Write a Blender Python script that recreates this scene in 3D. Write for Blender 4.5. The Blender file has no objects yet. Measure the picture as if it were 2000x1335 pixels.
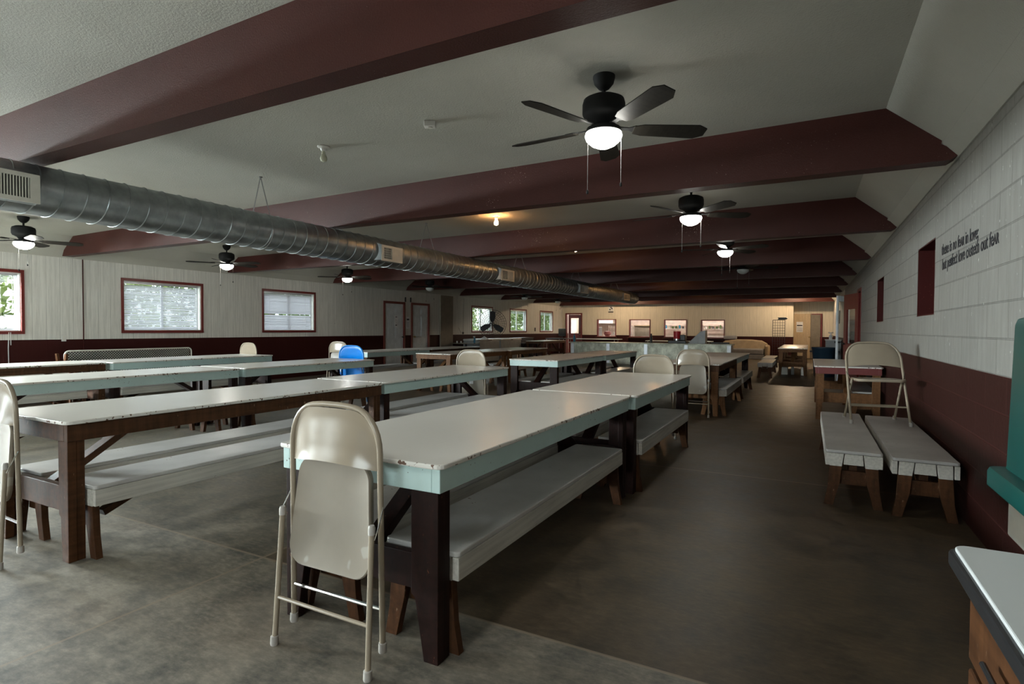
import bpy, bmesh, math, random
from mathutils import Vector, Matrix
random.seed(7)
SC = bpy.context.scene
COL = SC.collection
PI = math.pi

# ------------------------------------------------------------ camera
cam_d = bpy.data.cameras.new('camera'); cam = bpy.data.objects.new('camera', cam_d); COL.objects.link(cam)
SC.camera = cam
cam_d.sensor_width = 36.0; cam_d.lens = 1099.03 / 2000 * 36.0
cam_d.clip_start = 0.05; cam_d.clip_end = 500
ya, pi_, ro = math.radians(27.8277), math.radians(-1.3422), math.radians(0.301)
F = Vector((-math.sin(ya) * math.cos(pi_), math.cos(ya) * math.cos(pi_), math.sin(pi_)))
U = Vector((math.sin(ya) * math.sin(pi_), -math.cos(ya) * math.sin(pi_), math.cos(pi_)))
Rv = Vector((math.cos(ya), math.sin(ya), 0))
cr = Rv * math.cos(ro) + U * math.sin(ro); cu = -Rv * math.sin(ro) + U * math.cos(ro)
M = Matrix((cr, cu, -F)).transposed().to_4x4(); M.translation = Vector((0, 0, 1.26))
cam.matrix_world = M

# ------------------------------------------------------------ world + exposure
XR, XL, YB, YF = 0.931, -11.548, 27.6, -3.2
W = bpy.data.worlds.new('world'); SC.world = W; W.use_nodes = True
nt = W.node_tree; bg = nt.nodes['Background']
tc = nt.nodes.new('ShaderNodeTexCoord'); sp = nt.nodes.new('ShaderNodeSeparateXYZ'); rp = nt.nodes.new('ShaderNodeValToRGB')
nt.links.new(tc.outputs['Generated'], sp.inputs[0]); nt.links.new(sp.outputs['Z'], rp.inputs[0]); nt.links.new(rp.outputs[0], bg.inputs[0])
rp.color_ramp.elements[0].color = (.17, .185, .18, 1); rp.color_ramp.elements[1].color = (.90, .96, 1.0, 1); rp.color_ramp.elements[1].position = .55
bg.inputs[1].default_value = 5.5
SC.view_settings.view_transform = 'Standard'; SC.view_settings.look = 'None'
SC.view_settings.gamma = 1; SC.view_settings.use_curve_mapping = False
SC.view_settings.exposure = 0.64

def area(name, loc, rot, sx, sy, power, color=(1, 1, 1), portal=False):
    l = bpy.data.lights.new(name, 'AREA'); l.shape = 'RECTANGLE'; l.size = sx; l.size_y = sy
    l.energy = power; l.color = color
    if portal: l.cycles.is_portal = True
    o = bpy.data.objects.new(name, l); COL.objects.link(o); o.location = loc; o.rotation_euler = rot
    return o
DAY = (.90, .96, 1.0)
# daylight entering by the glazed doors and windows of the front wall behind the camera (built below at the same places)
FRONT_OPEN = [(-11.0, -8.6, 0.1, 2.35, 270), (-7.5, -5.9, 0.1, 2.35, 110), (-2.9, -0.7, 1.0, 2.4, 100)]
for (a, b, z0, z1, p) in FRONT_OPEN:
    area('daylight_front', ((a + b) / 2, YF - .45, (z0 + z1) / 2 + .3), (PI / 2 - .45, 0, 0), b - a + .4, z1 - z0, p, DAY)
# daylight at the windows of the left wall
LWIN = [(-1.9, -.3, 1.18, 2.14), (0.6, 2.1, 1.18, 2.14), (2.95, 4.45, 1.18, 2.14), (6.03, 7.57, 1.19, 2.14), (9.14, 10.69, 1.19, 2.14), (18.55, 20.1, 1.15, 2.1),
        (21.7, 23.25, 1.15, 2.1), (24.8, 26.25, 1.15, 2.1)]
LPOW = [2600, 3000, 0, 0, 0, 0, 0, 0]
for (a, b, z0, z1), p in zip(LWIN, LPOW):
    if p: area('daylight_left', (XL - .9, (a + b) / 2, (z0 + z1) / 2 + .6), (0, -PI / 2 + .5, 0), 1.3, b - a + .3, p, DAY)
    else: area('window_portal', (XL - .15, (a + b) / 2, (z0 + z1) / 2), (0, -PI / 2, 0), z1 - z0, b - a, 1, DAY, True)

# ------------------------------------------------------------ materials
def new_mat(name):
    m = bpy.data.materials.new(name); m.use_nodes = True
    n = m.node_tree.nodes; b = n['Principled BSDF']
    return m, m.node_tree, b
def N(t, kind, **kw):
    n = t.nodes.new(kind)
    for k, v in kw.items():
        if k in n.inputs: n.inputs[k].default_value = v
        else: setattr(n, k, v)
    return n
def coords(t, scale=(1, 1, 1), which='Object'):
    c = N(t, 'ShaderNodeTexCoord'); mp = N(t, 'ShaderNodeMapping'); mp.inputs['Scale'].default_value = scale
    t.links.new(c.outputs[which], mp.inputs[0]); return mp.outputs[0]
def wcoords(t, scale=(1, 1, 1)):
    c = N(t, 'ShaderNodeNewGeometry'); mp = N(t, 'ShaderNodeMapping'); mp.inputs['Scale'].default_value = scale
    t.links.new(c.outputs['Position'], mp.inputs[0]); return mp.outputs[0]
def noise(t, vec, scale, detail=3, rough=.55):
    n = N(t, 'ShaderNodeTexNoise'); n.inputs['Scale'].default_value = scale; n.inputs['Detail'].default_value = detail
    n.inputs['Roughness'].default_value = rough; t.links.new(vec, n.inputs['Vector']); return n.outputs['Fac']
def ramp(t, fac, stops):
    r = N(t, 'ShaderNodeValToRGB'); e = r.color_ramp.elements
    while len(e) < len(stops): e.new(.5)
    for k, (p, c) in enumerate(stops): e[k].position = p; e[k].color = (*c, 1) if len(c) == 3 else c
    t.links.new(fac, r.inputs[0]); return r.outputs[0]
def mix(t, fac, a, b, mode='MIX'):
    m = N(t, 'ShaderNodeMix'); m.data_type = 'RGBA'; m.blend_type = mode
    for sock, v in ((m.inputs['Factor'], fac), (m.inputs[6], a), (m.inputs[7], b)):
        if isinstance(v, (int, float)): sock.default_value = v
        elif isinstance(v, tuple): sock.default_value = (*v, 1)
        else: t.links.new(v, sock)
    return m.outputs[2]
def math_n(t, op, a, b=None, c=None):
    m = N(t, 'ShaderNodeMath'); m.operation = op
    for s, v in zip(m.inputs, (a, b, c)):
        if v is None: continue
        if isinstance(v, (int, float)): s.default_value = v
        else: t.links.new(v, s)
    return m.outputs[0]
def bump(t, b, h, strength=.3, dist=.01):
    n = N(t, 'ShaderNodeBump'); n.inputs['Strength'].default_value = strength; n.inputs['Distance'].default_value = dist
    t.links.new(h, n.inputs['Height']); t.links.new(n.outputs[0], b.inputs['Normal'])

def simple(name, col, rough=.5, metal=0, var=.12, nscale=6, bmp=0, spec=.5):
    m, t, b = new_mat(name)
    v = coords(t); f = noise(t, v, nscale, 4)
    d = tuple(c * (1 - var) for c in col); l = tuple(min(1, c * (1 + var)) for c in col)
    t.links.new(ramp(t, f, [(.3, d), (.7, l)]), b.inputs['Base Color'])
    b.inputs['Roughness'].default_value = rough; b.inputs['Metallic'].default_value = metal
    b.inputs['Specular IOR Level'].default_value = spec
    if bmp: bump(t, b, noise(t, v, nscale * 8, 3), bmp, .003)
    return m

def painted(name, col, chip=(.07, .04, .02), rough=.35, chip_amt=.66, grain=0, dirt=.2, cs=55, spec=.5):
    """painted wood: faint grain, dirt clouds and small chips of bare wood"""
    m, t, b = new_mat(name)
    v = coords(t)
    f = noise(t, v, 3.0, 5)
    d = tuple(c * (1 - dirt) for c in col)
    base = ramp(t, f if dirt > .1 else noise(t, v, 1.6, 1), [(.3, d), (.7, col)])
    g = noise(t, coords(t, (60, 2.0, 60)), 1.0, 4)
    if grain: base = mix(t, grain, base, ramp(t, g, [(.35, tuple(c * .62 for c in col)), (.6, tuple(min(1, c * 1.12) for c in col))]))
    c1 = noise(t, v, cs, 2); c2 = noise(t, v, 2.7, 2)
    mask = ramp(t, math_n(t, 'ADD', math_n(t, 'MULTIPLY', c1, .72), math_n(t, 'MULTIPLY', c2, .28)), [(chip_amt, (0, 0, 0)), (chip_amt + .015, (1, 1, 1))])
    t.links.new(mix(t, mask, base, chip), b.inputs['Base Color'])
    if rough < .36: b.inputs['Roughness'].default_value = rough
    else: t.links.new(math_n(t, 'ADD', math_n(t, 'MULTIPLY', f, .12), rough - .06), b.inputs['Roughness'])
    b.inputs['Specular IOR Level'].default_value = spec
    bump(t, b, math_n(t, 'ADD', g, math_n(t, 'MULTIPLY', noise(t, v, 40, 3), .5)), .12 + grain * .3, .002)
    return m

def wood(name, dark, light, rough=.45, worn=None):
    m, t, b = new_mat(name)
    g = noise(t, coords(t, (14, 1.2, 14)), 2.2, 5, .6)
    g2 = noise(t, coords(t, (14, 14, 1.2)), 2.2, 5, .6)
    base = ramp(t, math_n(t, 'MULTIPLY', math_n(t, 'ADD', g, g2), .5), [(.36, dark), (.62, light)])
    if worn:
        base = mix(t, ramp(t, noise(t, coords(t, (1, 1, .35)), 46, 3), [(.69, (0, 0, 0)), (.715, (1, 1, 1))]), base, worn)
    t.links.new(base, b.inputs['Base Color']); b.inputs['Roughness'].default_value = max(rough, .5); b.inputs['Specular IOR Level'].default_value = .18
    bump(t, b, g, .15, .003)
    return m

MT = {}
MT['top'] = painted('white_table_paint', (.80, .77, .715), rough=.24, chip_amt=.72, dirt=.05, cs=70)
MT['top_rim'] = painted('chipped_white_rim', (.78, .75, .70), chip=(.13, .07, .045), rough=.42, chip_amt=.585, dirt=.1, cs=42)
MT['blue'] = painted('pale_blue_paint', (.56, .725, .705), chip=(.05, .035, .03), rough=.42, chip_amt=.655, dirt=.12, cs=75)
MT['brown'] = wood('brown_stain', (.036, .014, .0055), (.085, .034, .013), .5, worn=(.2, .13, .08))
MT['oak'] = wood('orange_brown_wood', (.10, .045, .018), (.19, .09, .038), .5)
MT['maroon'] = wood('dark_maroon_stain', (.008, .0028, .002), (.020, .006, .004), .3, worn=(.16, .06, .025))
MT['redapron'] = painted('brick_red_paint', (.17, .035, .033), rough=.45, dirt=.2)
MT['bench'] = painted('worn_white_bench_paint', (.54, .52, .50), chip=(.16, .07, .035), rough=.33, chip_amt=.69, grain=.05, dirt=.3, cs=34)
MT['bench_side'] = painted('rough_white_bench_side', (.56, .53, .475), chip=(.16, .09, .05), rough=.6, chip_amt=.70, grain=.45, dirt=.3, cs=48)
MT['beige'] = simple('beige_chair_enamel', (.31, .255, .19), .22, 0, .05, 5)
MT['seat'] = painted('scuffed_beige_seat', (.285, .245, .195), chip=(.36, .33, .285), rough=.33, chip_amt=.62, dirt=.25, cs=6)
MT['cap'] = simple('chair_foot_plastic', (.40, .37, .34), .5)
MT['chrome'] = simple('bright_steel', (.62, .62, .62), .18, 1, .05)
MT['bluechair'] = simple('bright_blue_enamel', (.0, .22, .72), .3, 0, .05, 5)
MT['black'] = simple('black_plastic', (.012, .012, .013), .4)
MT['fanblack'] = simple('matte_black_metal', (.010, .010, .010), .7, spec=.25)
MT['blade'] = wood('dark_fan_blade', (.010, .009, .007), (.024, .021, .017), .5)
MT['white'] = simple('white_plastic', (.62, .61, .58), .45)
MT['cream'] = simple('cream_metal', (.62, .60, .53), .45)
MT['grille_shade'] = simple('duct_shade_colour', (.02, .02, .018), .7)
MT['casing'] = painted('red_casing_paint', (.15, .017, .013), rough=.4, dirt=.2, chip=(.3, .1, .08))
MT['niche'] = painted('dark_red_board_paint', (.05, .006, .005), rough=.5, dirt=.2, chip=(.10, .03, .02), spec=.2)
MT['alu'] = simple('window_aluminium', (.55, .57, .60), .4, .6)
MT['doorwhite'] = simple('grey_white_door_paint', (.66, .70, .73), .45)
MT['tan'] = simple('tan_board', (.20, .17, .13), .6)
MT['tanwood'] = wood('tan_door_wood', (.40, .30, .19), (.55, .42, .27), .5)
MT['paper'] = simple('paper', (.75, .75, .76), .7)
MT['ink'] = simple('ink', (.015, .015, .02), .6)
MT['teal'] = painted('teal_plastic', (.0, .055, .048), chip=(.25, .30, .27), rough=.38, chip_amt=.70, dirt=.25, cs=5)
MT['grey'] = simple('grey_enamel', (.30, .31, .31), .4)
MT['sofa'] = simple('tan_sofa_cloth', (.47, .35, .22), .85, bmp=.4)
MT['sofag'] = simple('grey_throw_cloth', (.30, .29, .29), .85, bmp=.4)
MT['darkblue'] = simple('dark_blue_bin_plastic', (.012, .03, .05), .35)
MT['redplastic'] = simple('red_plastic', (.6, .02, .03), .4)  # plain red plastic of the coffee machine tank
MT['skyblue'] = simple('blue_bottle_plastic', (.03, .2, .33), .3)
MT['cable'] = simple('pale_cable', (.55, .52, .5), .5)
MT['beadchain'] = simple('bead_chain', (.22, .21, .2), .4)
MT['chain'] = simple('zinc_chain', (.33, .33, .33), .45, .7)
MT['bulb'] = simple('bulb_glass', (.55, .55, .42), .15)
MT['countertop'] = painted('white_laminate', (.58, .60, .60), chip=(.25, .15, .1), rough=.35, chip_amt=.73, dirt=.1)
MT['kitchenwall'] = simple('pinkish_kitchen_wall', (.72, .58, .50), .6)
MT['steel'] = simple('brushed_steel', (.5, .47, .44), .35, .9)
MT['bark'] = simple('bark', (.10, .07, .05), .9)
MT['screen'] = simple('insect_screen', (.10, .11, .12), .7)

def emis(name, col, s):
    m, t, b = new_mat(name); b.inputs['Base Color'].default_value = (*col, 1)
    b.inputs['Emission Color'].default_value = (*col, 1); b.inputs['Emission Strength'].default_value = s; return m
MT['globe_on'] = emis('lit_frosted_globe', (1.0, .985, .90), 31.0)
MT['globe_off'] = simple('frosted_globe', (.62, .66, .64), .3)
MT['warm'] = emis('lit_warm_bulb', (1.0, .50, .18), 130)
MT['warm_far'] = emis('lit_warm_bulb_far', (1.0, .74, .48), 1900)
MT['tube'] = emis('lit_tube', (1.0, .93, .85), 90)

# galvanised duct
m, t, b = new_mat('galvanised_steel'); v = coords(t)
t.links.new(ramp(t, noise(t, v, 9, 4), [(.3, (.22, .24, .245)), (.7, (.36, .385, .395))]), b.inputs['Base Color'])
b.inputs['Metallic'].default_value = .78
t.links.new(math_n(t, 'ADD', math_n(t, 'MULTIPLY', noise(t, v, 14, 3), .3), .24), b.inputs['Roughness'])
MT['galv'] = m
m, t, b = new_mat('stained_galvanised_panel'); v = coords(t)
t.links.new(ramp(t, noise(t, coords(t, (2, 2, 1.4)), 2.6, 6, .65), [(.3, (.24, .24, .19)), (.5, (.42, .42, .34)), (.7, (.66, .68, .56))]), b.inputs['Base Color'])
b.inputs['Metallic'].default_value = .5; b.inputs['Roughness'].default_value = .5
MT['galvpanel'] = m
# textured ceiling
m, t, b = new_mat('textured_ceiling'); v = wcoords(t)
c = ramp(t, noise(t, v, .8, 4), [(.3, (.39, .38, .33)), (.7, (.455, .445, .39))])
t.links.new(c, b.inputs['Base Color']); b.inputs['Roughness'].default_value = .8
bump(t, b, noise(t, v, 70, 4, .7), .9, .006); MT['ceil'] = m
# beams
m, t, b = new_mat('red_brown_beam_paint'); v = wcoords(t)
c = ramp(t, noise(t, v, 1.4, 4), [(.3, (.046, .0125, .0095)), (.7, (.061, .0165, .0125))])
spk = ramp(t, math_n(t, 'ADD', math_n(t, 'MULTIPLY', noise(t, v, 95, 2), .75), math_n(t, 'MULTIPLY', noise(t, v, 1.6, 2), .25)), [(.70, (0, 0, 0)), (.715, (1, 1, 1))])
t.links.new(mix(t, spk, c, (.5, .42, .36)), b.inputs['Base Color']); b.inputs['Roughness'].default_value = .45; b.inputs['Specular IOR Level'].default_value = .22
bump(t, b, noise(t, v, 110, 4, .7), .55, .004); MT['beam'] = m
# concrete floor
m, t, b = new_mat('stained_concrete'); v = wcoords(t)
n1 = noise(t, wcoords(t, (.8, 1.3, 1)), .9, 7, .62); n2 = noise(t, v, 4.5, 6, .7); n3 = noise(t, v, 60, 3)
c = ramp(t, n1, [(.36, (.038, .038, .036)), (.46, (.108, .098, .081)), (.55, (.19, .166, .132)), (.68, (.26, .23, .185))])
c = mix(t, .55, c, ramp(t, n2, [(.38, (.030, .031, .032)), (.49, (.14, .12, .093)), (.60, (.27, .23, .175))]))
c = mix(t, ramp(t, noise(t, v, 1.1, 4), [(.55, (0, 0, 0)), (.72, (.5, .5, .5))]), c, (.19, .135, .09))
sx = N(t, 'ShaderNodeSeparateXYZ'); t.links.new(v, sx.inputs[0])
fine = noise(t, wcoords(t, (1.0, 2.2, 1)), 17, 6, .75)
c = mix(t, .30, c, ramp(t, fine, [(.36, (.05, .05, .048)), (.5, (.17, .15, .122)), (.64, (.34, .30, .24))]))
slab = math_n(t, 'MULTIPLY', math_n(t, 'GREATER_THAN', sx.outputs['Y'], 2.07), math_n(t, 'GREATER_THAN', sx.outputs['X'], -2.63))
c = mix(t, slab, c, mix(t, 1.0, c, (.50, .41, .325), 'MULTIPLY'))
c = mix(t, math_n(t, 'GREATER_THAN', sx.outputs['Y'], 2.07), c, mix(t, 1.0, c, (.80, .78, .74), 'MULTIPLY'))
def joint(axis, pos, w=.008):
    return math_n(t, 'LESS_THAN', math_n(t, 'ABSOLUTE', math_n(t, 'SUBTRACT', sx.outputs[axis], pos)), w)
jm = None
for pos in (2.07, 5.21, 8.40, 11.5, 14.7, 17.8, 21.0, 24.1):
    j = joint('Y', pos); jm = j if jm is None else math_n(t, 'MAXIMUM', jm, j)
for pos in (-2.63, -6.2, -9.8):
    jm = math_n(t, 'MAXIMUM', jm, joint('X', pos))
c = mix(t, math_n(t, 'MULTIPLY', jm, .75), c, (.22, .17, .12))
t.links.new(c, b.inputs['Base Color'])
t.links.new(math_n(t, 'ADD', math_n(t, 'MULTIPLY', n2, .35), .26), b.inputs['Roughness'])
b.inputs['Specular IOR Level'].default_value = .4
bump(t, b, math_n(t, 'SUBTRACT', math_n(t, 'ADD', n3, n2), math_n(t, 'MULTIPLY', jm, 1.5)), .12, .004); MT['floor'] = m

RED = (.033, .0038, .0028)
def wains(t, col, z=1.033, red=RED):
    g = N(t, 'ShaderNodeNewGeometry'); s = N(t, 'ShaderNodeSeparateXYZ'); t.links.new(g.outputs['Position'], s.inputs[0])
    return mix(t, math_n(t, 'LESS_THAN', s.outputs['Z'], z), col, red)
def panel_mat(name, axis, col_a, col_b, zred, gap=.2):
    m, t, b = new_mat(name); v = wcoords(t)
    s = N(t, 'ShaderNodeSeparateXYZ'); t.links.new(v, s.inputs[0])
    fr = math_n(t, 'FRACT', math_n(t, 'MULTIPLY', s.outputs[axis], 1 / gap))
    groove = math_n(t, 'LESS_THAN', fr, .055)
    light = math_n(t, 'MULTIPLY', math_n(t, 'GREATER_THAN', fr, .055), math_n(t, 'LESS_THAN', fr, .10))
    sc = (3, 26, 1.3) if axis == 'Y' else (26, 3, 1.3)
    g = noise(t, wcoords(t, sc), 1.4, 6, .7)
    c = ramp(t, g, [(.3, col_a), (.6, col_b)])
    knot = ramp(t, noise(t, v, 9, 2), [(.76, (0, 0, 0)), (.79, (1, 1, 1))])
    c = mix(t, knot, c, tuple(k * .5 for k in col_a))
    c = mix(t, math_n(t, 'MULTIPLY', groove, .38), c, tuple(k * .45 for k in col_a))
    c = mix(t, math_n(t, 'MULTIPLY', light, .35), c, tuple(min(1, k * 1.35) for k in col_b))
    c = wains(t, c, zred)
    t.links.new(c, b.inputs['Base Color']); b.inputs['Roughness'].default_value = .6; b.inputs['Specular IOR Level'].default_value = .2
    bump(t, b, math_n(t, 'SUBTRACT', math_n(t, 'MULTIPLY', g, .5), groove), .5, .006)
    return m
MT['panel_l'] = panel_mat('white_grooved_panelling', 'Y', (.50, .492, .455), (.68, .667, .62), 1.033)
MT['panel_b'] = panel_mat('cream_grooved_panelling', 'X', (.56, .50, .39), (.68, .61, .49), .97, .3)
# concrete block wall
m, t, b = new_mat('painted_block'); g = N(t, 'ShaderNodeNewGeometry'); s = N(t, 'ShaderNodeSeparateXYZ'); t.links.new(g.outputs['Position'], s.inputs[0])
cb = N(t, 'ShaderNodeCombineXYZ'); t.links.new(s.outputs['Y'], cb.inputs[0]); t.links.new(s.outputs['Z'], cb.inputs[1])
br = N(t, 'ShaderNodeTexBrick'); t.links.new(cb.outputs[0], br.inputs['Vector'])
br.inputs['Scale'].default_value = 1.0; br.inputs['Brick Width'].default_value = .406; br.inputs['Row Height'].default_value = .2032
br.inputs['Mortar Size'].default_value = .006; br.inputs['Mortar Smooth'].default_value = .3
br.inputs['Color1'].default_value = (.24, .232, .21, 1); br.inputs['Color2'].default_value = (.21, .203, .186, 1); br.inputs['Mortar'].default_value = (.13, .125, .115, 1)
v = wcoords(t); n1 = noise(t, v, 26, 5, .7); n2 = noise(t, wcoords(t, (1, 7, 1)), 3, 5, .7)
c = mix(t, .45, br.outputs['Color'], ramp(t, n2, [(.3, (.15, .146, .134)), (.7, (.29, .282, .26))]))
spk = ramp(t, noise(t, wcoords(t, (1, 3.0, .9)), 20, 3), [(.71, (0, 0, 0)), (.74, (1, 1, 1))])
c = mix(t, spk, c, (.72, .72, .69))
rd = mix(t, br.outputs['Fac'], (.024, .0045, .003), (.04, .009, .007))
c = wains(t, c, 1.016, rd)
t.links.new(c, b.inputs['Base Color']); b.inputs['Roughness'].default_value = .55; b.inputs['Specular IOR Level'].default_value = .25
bump(t, b, math_n(t, 'SUBTRACT', math_n(t, 'MULTIPLY', n1, .35), br.outputs['Fac']), .8, .008); MT['block'] = m
# glass, thin
m, t, b = new_mat('window_glass'); o = t.nodes['Material Output']
tr = N(t, 'ShaderNodeBsdfTransparent'); gl = N(t, 'ShaderNodeBsdfGlossy'); gl.inputs['Roughness'].default_value = .02
mx = N(t, 'ShaderNodeMixShader'); fr = N(t, 'ShaderNodeFresnel'); fr.inputs[0].default_value = 1.45
gg = N(t, 'ShaderNodeNewGeometry'); t.links.new(math_n(t, 'MULTIPLY', fr.outputs[0], math_n(t, 'SUBTRACT', 1.0, gg.outputs['Backfacing'])), mx.inputs[0]); t.links.new(tr.outputs[0], mx.inputs[1]); t.links.new(gl.outputs[0], mx.inputs[2]); t.links.new(mx.outputs[0], o.inputs[0])
tr.inputs[0].default_value = (.93, .96, .95, 1); MT['glass'] = m
# blind slats, slightly translucent
m, t, b = new_mat('blind_slat'); b.inputs['Base Color'].default_value = (.80, .80, .83, 1); b.inputs['Roughness'].default_value = .5
tl = N(t, 'ShaderNodeBsdfTranslucent'); tl.inputs[0].default_value = (.75, .75, .79, 1); mx = N(t, 'ShaderNodeMixShader'); mx.inputs[0].default_value = .5
t.links.new(b.outputs[0], mx.inputs[1]); t.links.new(tl.outputs[0], mx.inputs[2]); t.links.new(mx.outputs[0], t.nodes['Material Output'].inputs[0]); MT['slat'] = m
# leaves
def leafmat(name, a, bcol):
    m, t, b = new_mat(name); v = wcoords(t)
    c = ramp(t, noise(t, v, 1.7, 4), [(.3, a), (.7, bcol)]); t.links.new(c, b.inputs['Base Color']); b.inputs['Roughness'].default_value = .6
    tl = N(t, 'ShaderNodeBsdfTranslucent'); t.links.new(c, tl.inputs[0]); mx = N(t, 'ShaderNodeMixShader'); mx.inputs[0].default_value = .35
    t.links.new(b.outputs[0], mx.inputs[1]); t.links.new(tl.outputs[0], mx.inputs[2]); t.links.new(mx.outputs[0], t.nodes['Material Output'].inputs[0]); return m
MT['leaf'] = leafmat('green_leaves', (.03, .055, .018), (.12, .18, .05))
MT['leaf2'] = leafmat('yellow_green_leaves', (.06, .09, .025), (.24, .30, .09))
MT['grass'] = simple('grass', (.035, .055, .02), .9, var=.4, nscale=3)

# ------------------------------------------------------------ mesh helpers
class MB:
    def __init__(s): s.v = []; s.f = []; s.mi = []; s.cur = 0
    def add(s, vs, fs, mt=None):
        o = len(s.v); s.v += [tuple(x) for x in vs]; s.f += [tuple(o + i for i in f) for f in fs]
        if mt is not None: s.v[o:] = [tuple(mt @ Vector(x)) for x in s.v[o:]]
        s.mi += [s.cur] * len(fs); return s
    def box(s, x0, x1, y0, y1, z0, z1, mt=None):
        return s.add([(x0, y0, z0), (x1, y0, z0), (x1, y1, z0), (x0, y1, z0), (x0, y0, z1), (x1, y0, z1), (x1, y1, z1), (x0, y1, z1)],
                     [(0, 3, 2, 1), (4, 5, 6, 7), (0, 1, 5, 4), (1, 2, 6, 5), (2, 3, 7, 6), (3, 0, 4, 7)], mt)
    def prism(s, poly, axis, a, b, mt=None):
        """poly: list of 2-d points; axis x: (y,z); y: (x,z); z: (x,y)"""
        n = len(poly)
        def P(p, w):
            return (w, p[0], p[1]) if axis == 'x' else (p[0], w, p[1]) if axis == 'y' else (p[0], p[1], w)
        vs = [P(p, a) for p in poly] + [P(p, b) for p in poly]
        fs = [tuple(range(n)), tuple(range(2 * n - 1, n - 1, -1))] + [(i, i + n, (i + 1) % n + n, (i + 1) % n) for i in range(n)]
        return s.add(vs, fs, mt)
    def bar(s, p, q, w, h, up=(0, 0, 1)):
        p, q = Vector(p), Vector(q); d = (q - p); L = d.length; d.normalize(); u = Vector(up)
        x = d.cross(u).normalized(); z = x.cross(d)
        mt = Matrix((x, d, z)).transposed().to_4x4(); mt.translation = p
        return s.box(-w / 2, w / 2, 0, L, -h / 2, h / 2, mt)
    def tube(s, pts, r, n=10, caps=True, closed=False):
        pts = [Vector(p) for p in pts]; K = len(pts); rings = []
        t0 = (pts[1] - pts[0]).normalized(); ref = Vector((0, 0, 1)) if abs(t0.z) < .9 else Vector((1, 0, 0))
        nrm = t0.cross(ref).normalized()
        for i, p in enumerate(pts):
            if closed: tg = (pts[(i + 1) % K] - pts[i - 1]).normalized()
            else: tg = (pts[min(i + 1, K - 1)] - pts[max(i - 1, 0)]).normalized()
            nrm = (nrm - tg * nrm.dot(tg)).normalized(); bn = tg.cross(nrm)
            rr = r[i] if isinstance(r, (list, tuple)) else r
            rings.append([p + (nrm * math.cos(2 * PI * j / n) + bn * math.sin(2 * PI * j / n)) * rr for j in range(n)])
        vs = [v for rg in rings for v in rg]; fs = []
        for i in range(K if closed else K - 1):
            a = i * n; c = ((i + 1) % K) * n
            for j in range(n): fs.append((a + j, a + (j + 1) % n, c + (j + 1) % n, c + j))
        if caps and not closed: fs += [tuple(range(n - 1, -1, -1)), tuple((K - 1) * n + j for j in range(n))]
        return s.add(vs, fs)
    def lathe(s, prof, n=24, c=(0, 0, 0), sx=1, sy=1):
        vs = []; fs = []
        for (r, z) in prof:
            for j in range(n): vs.append((c[0] + max(r, 1e-4) * sx * math.cos(2 * PI * j / n), c[1] + max(r, 1e-4) * sy * math.sin(2 * PI * j / n), c[2] + z))
        for i in range(len(prof) - 1):
            for j in range(n): fs.append((i * n + j, i * n + (j + 1) % n, (i + 1) * n + (j + 1) % n, (i + 1) * n + j))
        fs += [tuple(range(n - 1, -1, -1)), tuple((len(prof) - 1) * n + j for j in range(n))]
        return s.add(vs, fs)
    def build(s, name, mat, parent=None, smooth=False, bevel=0, loc=None):
        me = bpy.data.meshes.new(name); me.from_pydata(s.v, [], s.f)
        for m in (mat if isinstance(mat, (list, tuple)) else [mat]): me.materials.append(MT[m])
        if any(s.mi): me.polygons.foreach_set('material_index', s.mi)
        bmx = bmesh.new(); bmx.from_mesh(me); bmesh.ops.recalc_face_normals(bmx, faces=bmx.faces); bmx.to_mesh(me); bmx.free()
        if smooth:
            me.polygons.foreach_set('use_smooth', [True] * len(me.polygons))
            try: me.set_sharp_from_angle(angle=math.radians(40))
            except Exception: pass
        o = bpy.data.objects.new(name, me); COL.objects.link(o)
        if parent: o.parent = parent
        if loc: o.location = loc
        if bevel:
            bv = o.modifiers.new('bevel', 'BEVEL'); bv.width = bevel; bv.segments = 2; bv.limit_method = 'ANGLE'; bv.angle_limit = math.radians(40)
        return o
def tag(o, label=None, cat=None, group=None, kind=None):
    if label: o['label'] = label
    if cat: o['category'] = cat
    if group: o['group'] = group
    if kind: o['kind'] = kind
    return o
def thing(name, loc, rz, label, cat, group=None):
    o = bpy.data.objects.new(name, None); COL.objects.link(o); o.location = loc; o.rotation_euler = (0, 0, rz)
    o.empty_display_size = .1
    return tag(o, label, cat, group)
def dup(root, loc, rz, label, group=None):
    def kids(o): return [x for x in bpy.data.objects if x.parent == o]
    r = root.copy(); COL.objects.link(r); r.location = loc; r.rotation_euler = (0, 0, rz); r['label'] = label
    if group: r['group'] = group
    elif 'group' in r: del r['group']
    for ch in kids(root):
        c = ch.copy(); COL.objects.link(c); c.parent = r
        for g in kids(ch):
            d = g.copy(); COL.objects.link(d); d.parent = c
    return r
def struct(o): o['kind'] = 'structure'; return o

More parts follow.
